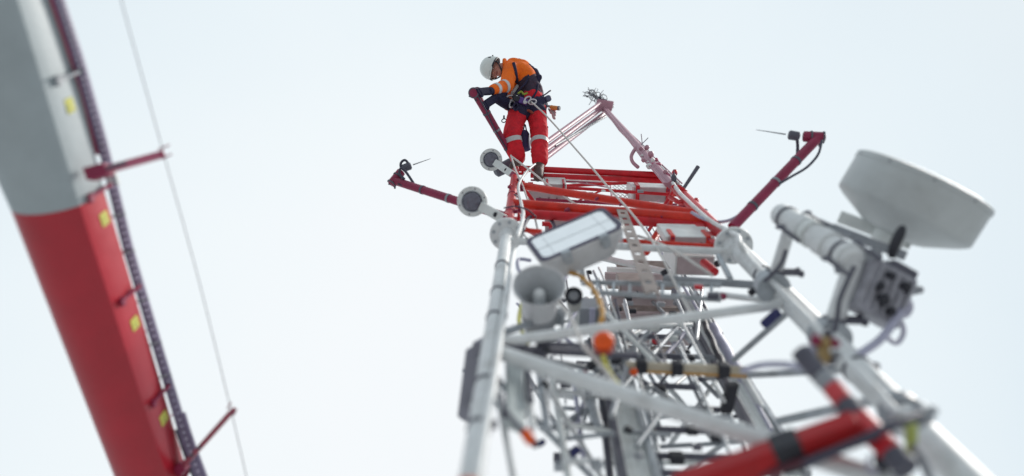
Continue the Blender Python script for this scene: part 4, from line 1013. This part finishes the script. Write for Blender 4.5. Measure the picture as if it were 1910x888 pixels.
# helmet
hc = hd + crown * .026 - fwv * .014
k = MB(); prof = [(-.050, .108), (-.052, .119), (-.045, .124)] + [(-.02 + .135 * math.sin(a), .126 * math.cos(a) ** .85) for a in [math.pi / 2 * i / 10 for i in range(10)]] + [(.1155, .001)]
k.lathe(hc, crown, prof, 40, closed=False)
k.lathe(hc, crown, [(-.050, .108), (-.02, .112), (.03, .105), (.08, .06), (.09, .001)], 40, closed=False)
for i, v in enumerate(k.v):
    x = (v - hc).dot(fwv); k.v[i] = v + fwv * x * .14
helm = k.build("helmet", M_HELM, person)
k = MB(); k.lathe(hc, crown, [(-.052, .112), (-.056, .120), (-.050, .1275), (-.040, .1275), (-.04, .122)], 40, closed=False)
for i, v in enumerate(k.v): k.v[i] = v + fwv * (v - hc).dot(fwv) * .14
k.build("rim", M_BLACK, helm)
k = MB(); k.prism([hc + fwv * .125 - crown * .05 + side * .07, hc + fwv * .165 - crown * .06 + side * .03, hc + fwv * .165 - crown * .06 - side * .03, hc + fwv * .125 - crown * .05 - side * .07], crown * .012); k.build("peak", M_HELM, helm, bevel=.003)
for s in (-1, 1):
    k = MB(); q = hc + side * s * .119 + crown * .022 + fwv * .02; k.lathe(q - side * s * .008, side * s + crown * .2, [(0, .020), (.012, .018), (.013, .001)], 3, closed=False); k.build("vent", M_BLACK, helm)
    k = MB(); q = hc + side * s * .118 + crown * .015 - fwv * .06; k.lathe(q - side * s * .008, side * s + crown * .2, [(0, .012), (.012, .010), (.013, .001)], 3, closed=False); k.build("vent", M_BLACK, helm)
    k = MB(); k.tube(spline([hc - crown * .045 + side * s * .105 + fwv * .03, hd - crown * .06 + side * s * .088 + fwv * .03, hd - crown * .115 + side * s * .035 + fwv * .055, hd - crown * .125 + fwv * .065], 5), r=.008, seg=8); k.tube(spline([hc - crown * .045 + side * s * .105 - fwv * .05, hd - crown * .06 + side * s * .09 + fwv * .01], 4), r=.008, seg=8); k.build("chin_strap", M_BLACK, helm)
k = MB(); k.ball(hc - fwv * .14 + crown * .01, .022); k.build("rear_lamp", M_DGREY, helm)

# enlarge head and helmet a little about the head centre
def scale_about(o, c, f, rad=None):
    l = thing_loc(o)
    for v in o.data.vertices:
        w = v.co + l; d = (w - c).length
        k = f if rad is None else 1 + (f - 1) * max(0, min(1, (rad - d) / .05))
        v.co = c + (w - c) * k - l
for o in list(person.children):
    if o.name.split('.')[0] == 'body': scale_about(o, hd, 1.13, .19)
    else:
        scale_about(o, hd, 1.13)
        for c_ in o.children: scale_about(c_, hd, 1.13)

# clothes
def jacket_fn(m):
    capsule(m, P(950, 127, 9.20), .095, J['chest'], .165); capsule(m, J['chest'], .165, P(977, 147, 9.17), .165)
    capsule(m, P(958, 124, 9.3), .11, P(972, 130, 9.28), .13)
    capsule(m, P(953, 130, 9.08), .10, P(950, 140, 9.0), .095); capsule(m, P(952, 133, 9.06), .10, J['elba'], .082); capsule(m, J['elba'], .080, P(919, 168, 8.60), .060)
    capsule(m, J['shb'], .09, P(950, 175, 9.05), .07)
jacket = organic("jacket", M_HIVIS, person, jacket_fn, .012, 4, .016, .09)
k = MB(); k.tube(spline([P(941, 112, 9.2), P(941, 121, 9.12), P(942, 131, 9.14)], 5), r=.026); k.build("collar", M_HIVIS, jacket)
fa_ = (P(919, 168, 8.60) - J['elba']); fl_ = fa_.length; fd = fa_.normalized()
for s, r0, r1, w in ((.22, .083, .080, .045), (.76, .071, .068, .05)):
    k = MB(); k.lathe(J['elba'] + fd * fl_ * s, fd, [(-w / 2, r0 - .02), (-w / 2, r0), (w / 2, r1), (w / 2, r1 - .02)], 28); k.build("reflective_band", M_REFL, jacket)
def surf(o, px, py, lift=.006, dflt=9.0):
    d = (P(px, py, 1) - CAM).normalized()
    loc = thing_loc(o)
    hit, p, nrm, _ = o.ray_cast(CAM - loc, d)
    return (p + loc - d * lift) if hit else P(px, py, dflt)
bpy.context.view_layer.update()
k = MB(); k.tube(spline([surf(jacket, 958, 118), surf(jacket, 961, 130), surf(jacket, 963, 142), surf(jacket, 964, 153)], 5), r=.021, seg=10); k.build("shoulder_strap", M_NAVY, jacket)
k = MB(); k.tube(spline([surf(jacket, 966, 160, .01), surf(jacket, 961, 166, .01, 9.0), P(956, 174, 8.97)], 5), r=.024, seg=10); k.build("reflective_band", M_REFL, jacket)
def navy_fn(m):
    capsule(m, P(981, 154, 9.16), .160, J['waist'], .158); capsule(m, J['waist'], .158, P(992, 188, 9.08), .150)
vest = organic("dark_lower_jacket", mat("navy_cloth", (.05, .035, .06), .85, var=.4, scale=16, dirt=(.2, .02, .04), dirt_amt=.5), person, navy_fn, .012, 3, .022, .07)
def trous_fn(m):
    capsule(m, P(992, 186, 9.06), .145, J['pelvis'], .15); capsule(m, J['pelvis'], .14, J['hipa'], .122); capsule(m, J['pelvis'], .14, J['hipb'], .122)
    for s in 'ab':
        kn, an, hp = J['knee' + s], J['ank' + s], J['hip' + s]
        capsule(m, hp, .120, kn, .104); capsule(m, kn, .102, kn * .25 + an * .75, .098); capsule(m, kn * .3 + an * .7, .097, kn * .08 + an * .92, .092)
trous = organic("trousers", M_TROUS, person, trous_fn, .012, 3, .024, .075)
for s in 'ab':
    kn, an = J['knee' + s], J['ank' + s]; d = an - kn; L = d.length; d.normalize()
    k = MB(); k.lathe(kn + d * L * .24, d, [(-.028, .08), (-.028, .108), (.028, .106), (.028, .08)], 30); k.build("reflective_band", M_REFL, trous)
def boot(an, toe, sole_n):
    def fn(m):
        capsule(m, an + (an - toe).normalized() * .06, .068, an, .062); capsule(m, an, .060, toe, .052); capsule(m, an * .5 + toe * .5, .060, toe, .055)
    return fn
bootb = organic("boot", M_BOOT, person, boot(P(1006, 308, 8.55), P(1004, 330, 8.32), None), .009, 3, .012, .05)
boota = organic("boot", M_BOOT, person, boot(P(966, 300, 8.66), P(958, 313, 8.55), None), .009, 3, .012, .05)
k = MB(); k.bar(P(1007, 300, 8.64), P(1004, 337, 8.38), .105, .03, FW); k.build("sole", M_BLACK, bootb, bevel=.012)
# gloves with five fingers closed round the boom
bd = (HB - P(962, 304, 8.75)).normalized()
def glove(wr_, palm, name, off):
    def fn(m):
        capsule(m, wr_ + (wr_ - palm) * .9, .052, wr_, .044)
        nrm = (palm - wr_).normalized()
        acr = bd
        for j in range(-1, 2): capsule(m, wr_ + acr * .018 * j, .032, palm + acr * .026 * j, .022)
        out_ = nrm; dn = (FW * -1 + nrm * .2).normalized()
        for j, ln in enumerate((.034, .040, .038, .030)):
            b0 = palm + acr * (j - 1.5) * .023
            b1 = b0 + out_ * ln + dn * .012; b2 = b1 + dn * -.036 + out_ * .012; b3 = b2 - dn * .024 - out_ * .016
            capsule(m, b0, .0115, b1, .0110, 10); capsule(m, b1, .0110, b2, .0105, 10); capsule(m, b2, .0105, b3, .0095, 10)
        t0 = palm - acr * .040 - nrm * .03; t1 = t0 - acr * .02 + nrm * .03 + dn * .01; t2 = t1 + nrm * .032 - dn * .008
        capsule(m, t0, .015, t1, .0125, 10); capsule(m, t1, .0125, t2, .011, 10)
    return organic(name, mat("navy_glove", (.025, .025, .055), .85, var=.3, scale=30, spec=.1), person, fn, .006, 2)
glove(J['wria'], HB + vc(.050, .012, -.03) - bd * .01, "glove", 0)
glove(J['wrib'], HB + vc(.075, -.05, .02) - bd * .09, "glove", 0)
k = MB(); fa2 = (J['wrib'] - J['elbb']); k.tube([J['elbb'] + fa2 * -.05, J['elbb'] + fa2 * .4, J['wrib']], r=[.075, .068, .05], seg=18); k.build("sleeve", MATS["navy_glove"], person, bevel=.01)
k = MB(); k.lathe(J['elbb'] - fa2 * .05, fa2, [(-.03, .05), (-.02, .078), (.01, .079), (.02, .06)], 20); k.build("cuff", M_HIVIS, person)
# harness: belt, leg loops, back padding
bpy.context.view_layer.update()
hn = organic("harness", M_NAVY, person, lambda m: (capsule(m, P(984, 198, 9.07), .172, P(996, 197, 9.07), .166), capsule(m, P(970, 207, 8.96), .134, P(968, 210, 8.94), .134), capsule(m, P(998, 208, 8.99), .130, P(999, 209, 8.98), .130)), .012, 3, .03, .06)
def back_fn(m):
    capsule(m, P(969, 113, 9.28), .03, P(981, 122, 9.25), .045); capsule(m, P(981, 122, 9.25), .045, P(996, 136, 9.2), .055); capsule(m, P(996, 136, 9.2), .062, P(1002, 146, 9.16), .05); capsule(m, P(1006, 144, 9.1), .036, P(1003, 152, 9.1), .03)
organic("back_padding", M_NAVY, person, back_fn, .01, 2, .015, .05)
k = MB(); k.tube(spline([P(986, 140, 8.98), P(982, 152, 8.96), P(972, 164, 8.95), P(960, 176, 8.93)], 5), r=.013, seg=10); k.tube(spline([P(1003, 158, 9.0), P(1000, 172, 8.95), P(990, 186, 8.90)], 5), r=.013, seg=10); k.build("webbing", M_NAVY, hn)
k = MB(); k.tube(spline([P(975, 212, 8.87), P(985, 206, 8.86), P(1000, 214, 8.87), P(1012, 207, 8.93)], 5), r=.017, seg=8); k.build("leg_loop", mat("rust_webbing", (.28, .06, .04), .8, var=.4, scale=30), hn)

# gear on the belt: each piece its own thing
def ringpts(c, rx, ry, ang=0, tilt=.4):
    e1 = vc(math.cos(ang), math.sin(ang), tilt).normalized(); e2 = vc(-math.sin(ang), math.cos(ang), -tilt * .5).normalized()
    return [c + e1 * math.cos(2 * math.pi * i / 18) * rx + e2 * math.sin(2 * math.pi * i / 18) * ry for i in range(19)]
gearm = mat("gear_steel", (.55, .55, .58), .35, metal=.6, var=.2)
purm = mat("purple_anodised", (.12, .06, .28), .4, metal=.3, var=.4, scale=30)
for i, (x, y, a, m, lab) in enumerate(((951, 183, .4, gearm, "steel carabiner at the left end of the climber's belt gear"), (955, 194, 1.2, gearm, "steel carabiner hanging lowest at the left of the climber's belt"), (964, 181, .1, M_BLACK, "black carabiner next to the purple descender on the climber's belt"),
                                 (984, 186, .8, gearm, "steel carabiner right of the purple descender on the belt"), (993, 190, .3, gearm, "steel carabiner where the long white rope leaves the belt"), (962, 199, 1.5, M_NAVY, "navy carabiner hanging in front of the climber's crotch"))):
    k = MB(); k.tube(ringpts(P(x, y, 8.84 - .01 * i), .05, .028, a), r=.010, seg=8); o = k.build("carabiner", m); tag(o, lab, "carabiner", "carabiners on the climber's belt")
t = thing("descender", "purple and black rope descender on the climber's belt", "descender", P(973, 188, 8.84))
k = MB(); k.box(P(973, 188, 8.84), vc(.07, -.025, 0), vc(.015, .036, 0), vc(0, 0, .03)); k.build("plate", purm, t, bevel=.014)
k = MB(); k.box(P(963, 184, 8.81), vc(.035, -.012, 0), vc(.012, .03, 0), vc(0, 0, .02)); k.build("handle", M_BLACK, t, bevel=.008)
k = MB(); k.lathe(P(979, 191, 8.80), -FW, [(0, .024), (.02, .022), (.026, .01)], 14); k.build("cam", gearm, t)
for pts, lab in (([(966, 175), (972, 171), (977, 176), (984, 173)], 'x'),):
    k = MB(); k.tube(spline([P(x, y, 8.86) for x, y in pts], 6), r=.012, seg=8); o = k.build("green_sling", mat("lime_sling", (.30, .40, .06), .7)); tag(o, "lime green sling bunched on top of the climber's belt gear", "sling")
k = MB(); k.lathe(P(979, 281, 8.85), vc(-.1, .95, .25), [(0, .045), (.01, .07), (.20, .078), (.24, .06)], 20); t = thing("tool_bag", "navy tool bag hanging between the climber's legs", "bag", P(979, 281, 8.85)); k.build("pouch", mat("navy_bag", (.04, .04, .12), .7, var=.3), t)
k = MB(); k.tube(spline([P(976, 246, 8.9), P(979, 232, 8.95), P(982, 244, 8.9)], 5), r=.008, seg=8); k.build("strap", M_NAVY, t)
t = thing("orange_tool", "tool with an orange handle sticking out behind the climber's hip", "tool", P(1030, 201, 9.0))
k = MB(); k.tube([P(1027, 199, 9.0), P(1031, 201, 8.98), P(1041, 202, 8.95)], r=[.022, .028, .026], seg=12); k.build("handle", mat("tan_orange", (.70, .26, .07), .5), t, bevel=.004)
k = MB(); k.tube([P(1041, 202, 8.95), P(1044, 202, 8.94)], r=.027, seg=12); k.build("end_cap", M_DGREY, t)
k = MB(); k.tube([P(1012, 196, 9.05), P(1027, 199, 9.0)], r=.016, seg=10); k.build("blade", M_GREY, t)
t = thing("tool_cluster", "bunch of mauve hand tools hanging at the climber's right hip", "tools", P(1028, 212, 9.0)); random.seed(5)
for i in range(7):
    k = MB(); x, y = 1022 + random.random() * 13, 203 + random.random() * 7; k.tube([P(x, y, 9.0 + i * .01), P(x + random.uniform(-3, 5), y + random.uniform(6, 13), 9.0)], r=random.uniform(.010, .022), seg=8); k.build("hand_tool", [M_MAUVE, M_HAZED, M_GREY][i % 3], t, bevel=.003)
t = thing("pulley", "round navy pulley at the climber's back hip above the orange tool", "pulley", P(1022, 183, 9.05))
k = MB(); k.lathe(P(1022, 184, 9.03), -FW + RT * .4, [(-.03, .03), (-.02, .040), (.02, .040), (.03, .028)], 20); k.build("sheave", mat("slate_blue", (.09, .10, .17), .5), t)
k = MB(); k.tube(spline([P(1014, 178, 9.05), P(1020, 174, 9.04), P(1025, 170, 9.03), P(1028, 169, 9.02)], 5), r=.009, seg=8); k.build("hook", M_DGREY, t)
for x, y, rx, lab in ((940, 225, .03, "small ring on the outside of the climber's left-hand thigh"), (1019, 238, .022, "tiny gear ring on the outside of the climber's right-hand thigh")):
    k = MB(); k.tube(ringpts(P(x, y, 8.85), rx, rx * .7, .5), r=.006, seg=8); k.tube([P(x, y - 3, 8.85), P(x, y - 9, 8.88)], r=.010, seg=8); o = k.build("gear_ring", M_NAVY); tag(o, lab, "ring")

# ropes
cab([P(991, 190, 8.78), P(1002, 200, 8.72), P(1016, 213, 8.6), P(1040, 239, 8.4), P(1066, 269, 8.0), P(1100, 308, 7.4), P(1135, 350, 6.8), P(1165, 383, 6.3), P(1190, 413, 5.9), P(1212, 443, 5.5), P(1235, 480, 5.1), P(1262, 535, 4.7), P(1290, 590, 4.3)], .0095, M_ROPE, "climbing_rope", "long white rope running from the climber's belt down past the slotted strut", "rope")
cab([P(953, 291, 8.3), P(985, 315, 7.9), P(1020, 343, 7.5), P(1055, 368, 7.2), P(1098, 397, 6.9)], .0105, M_ROPE, "climbing_rope", "white rope slanting from the left leg's top down to the floodlight's upper rim", "rope")
cab([P(953, 290, 8.3), P(962, 318, 7.8), P(975, 347, 7.4), P(985, 375, 7.0), P(996, 402, 6.6), P(1004, 433, 6.0)], .0095, M_ROPE, "climbing_rope", "short white rope dropping from the left leg's top to the floodlight's left corner", "rope")
cab([P(1040, 562, 3.95), P(1062, 590, 3.7), P(1085, 640, 3.4), P(1115, 675, 3.3), P(1145, 712, 3.2), P(1165, 745, 3.15)], .0095, M_ROPE, "climbing_rope", "pale rope falling past the orange ball below the loudspeaker", "rope")
cab([Q(1190, 440, .0), Q(1225, 452, 0), Q(1262, 470, -.02), Q(1300, 495, .0), Q(1330, 515, .05)], .010, M_ROPE, "pale_cord", "pale cord stretched across the big mauve box", "cord")
cab([Q(1020, 302, -.02), Q(990, 316, -.03), Q(975, 330, -.05)], .010, M_HAZED, "pale_cord", "pale pink cord at the foot of the left stay", "cord")
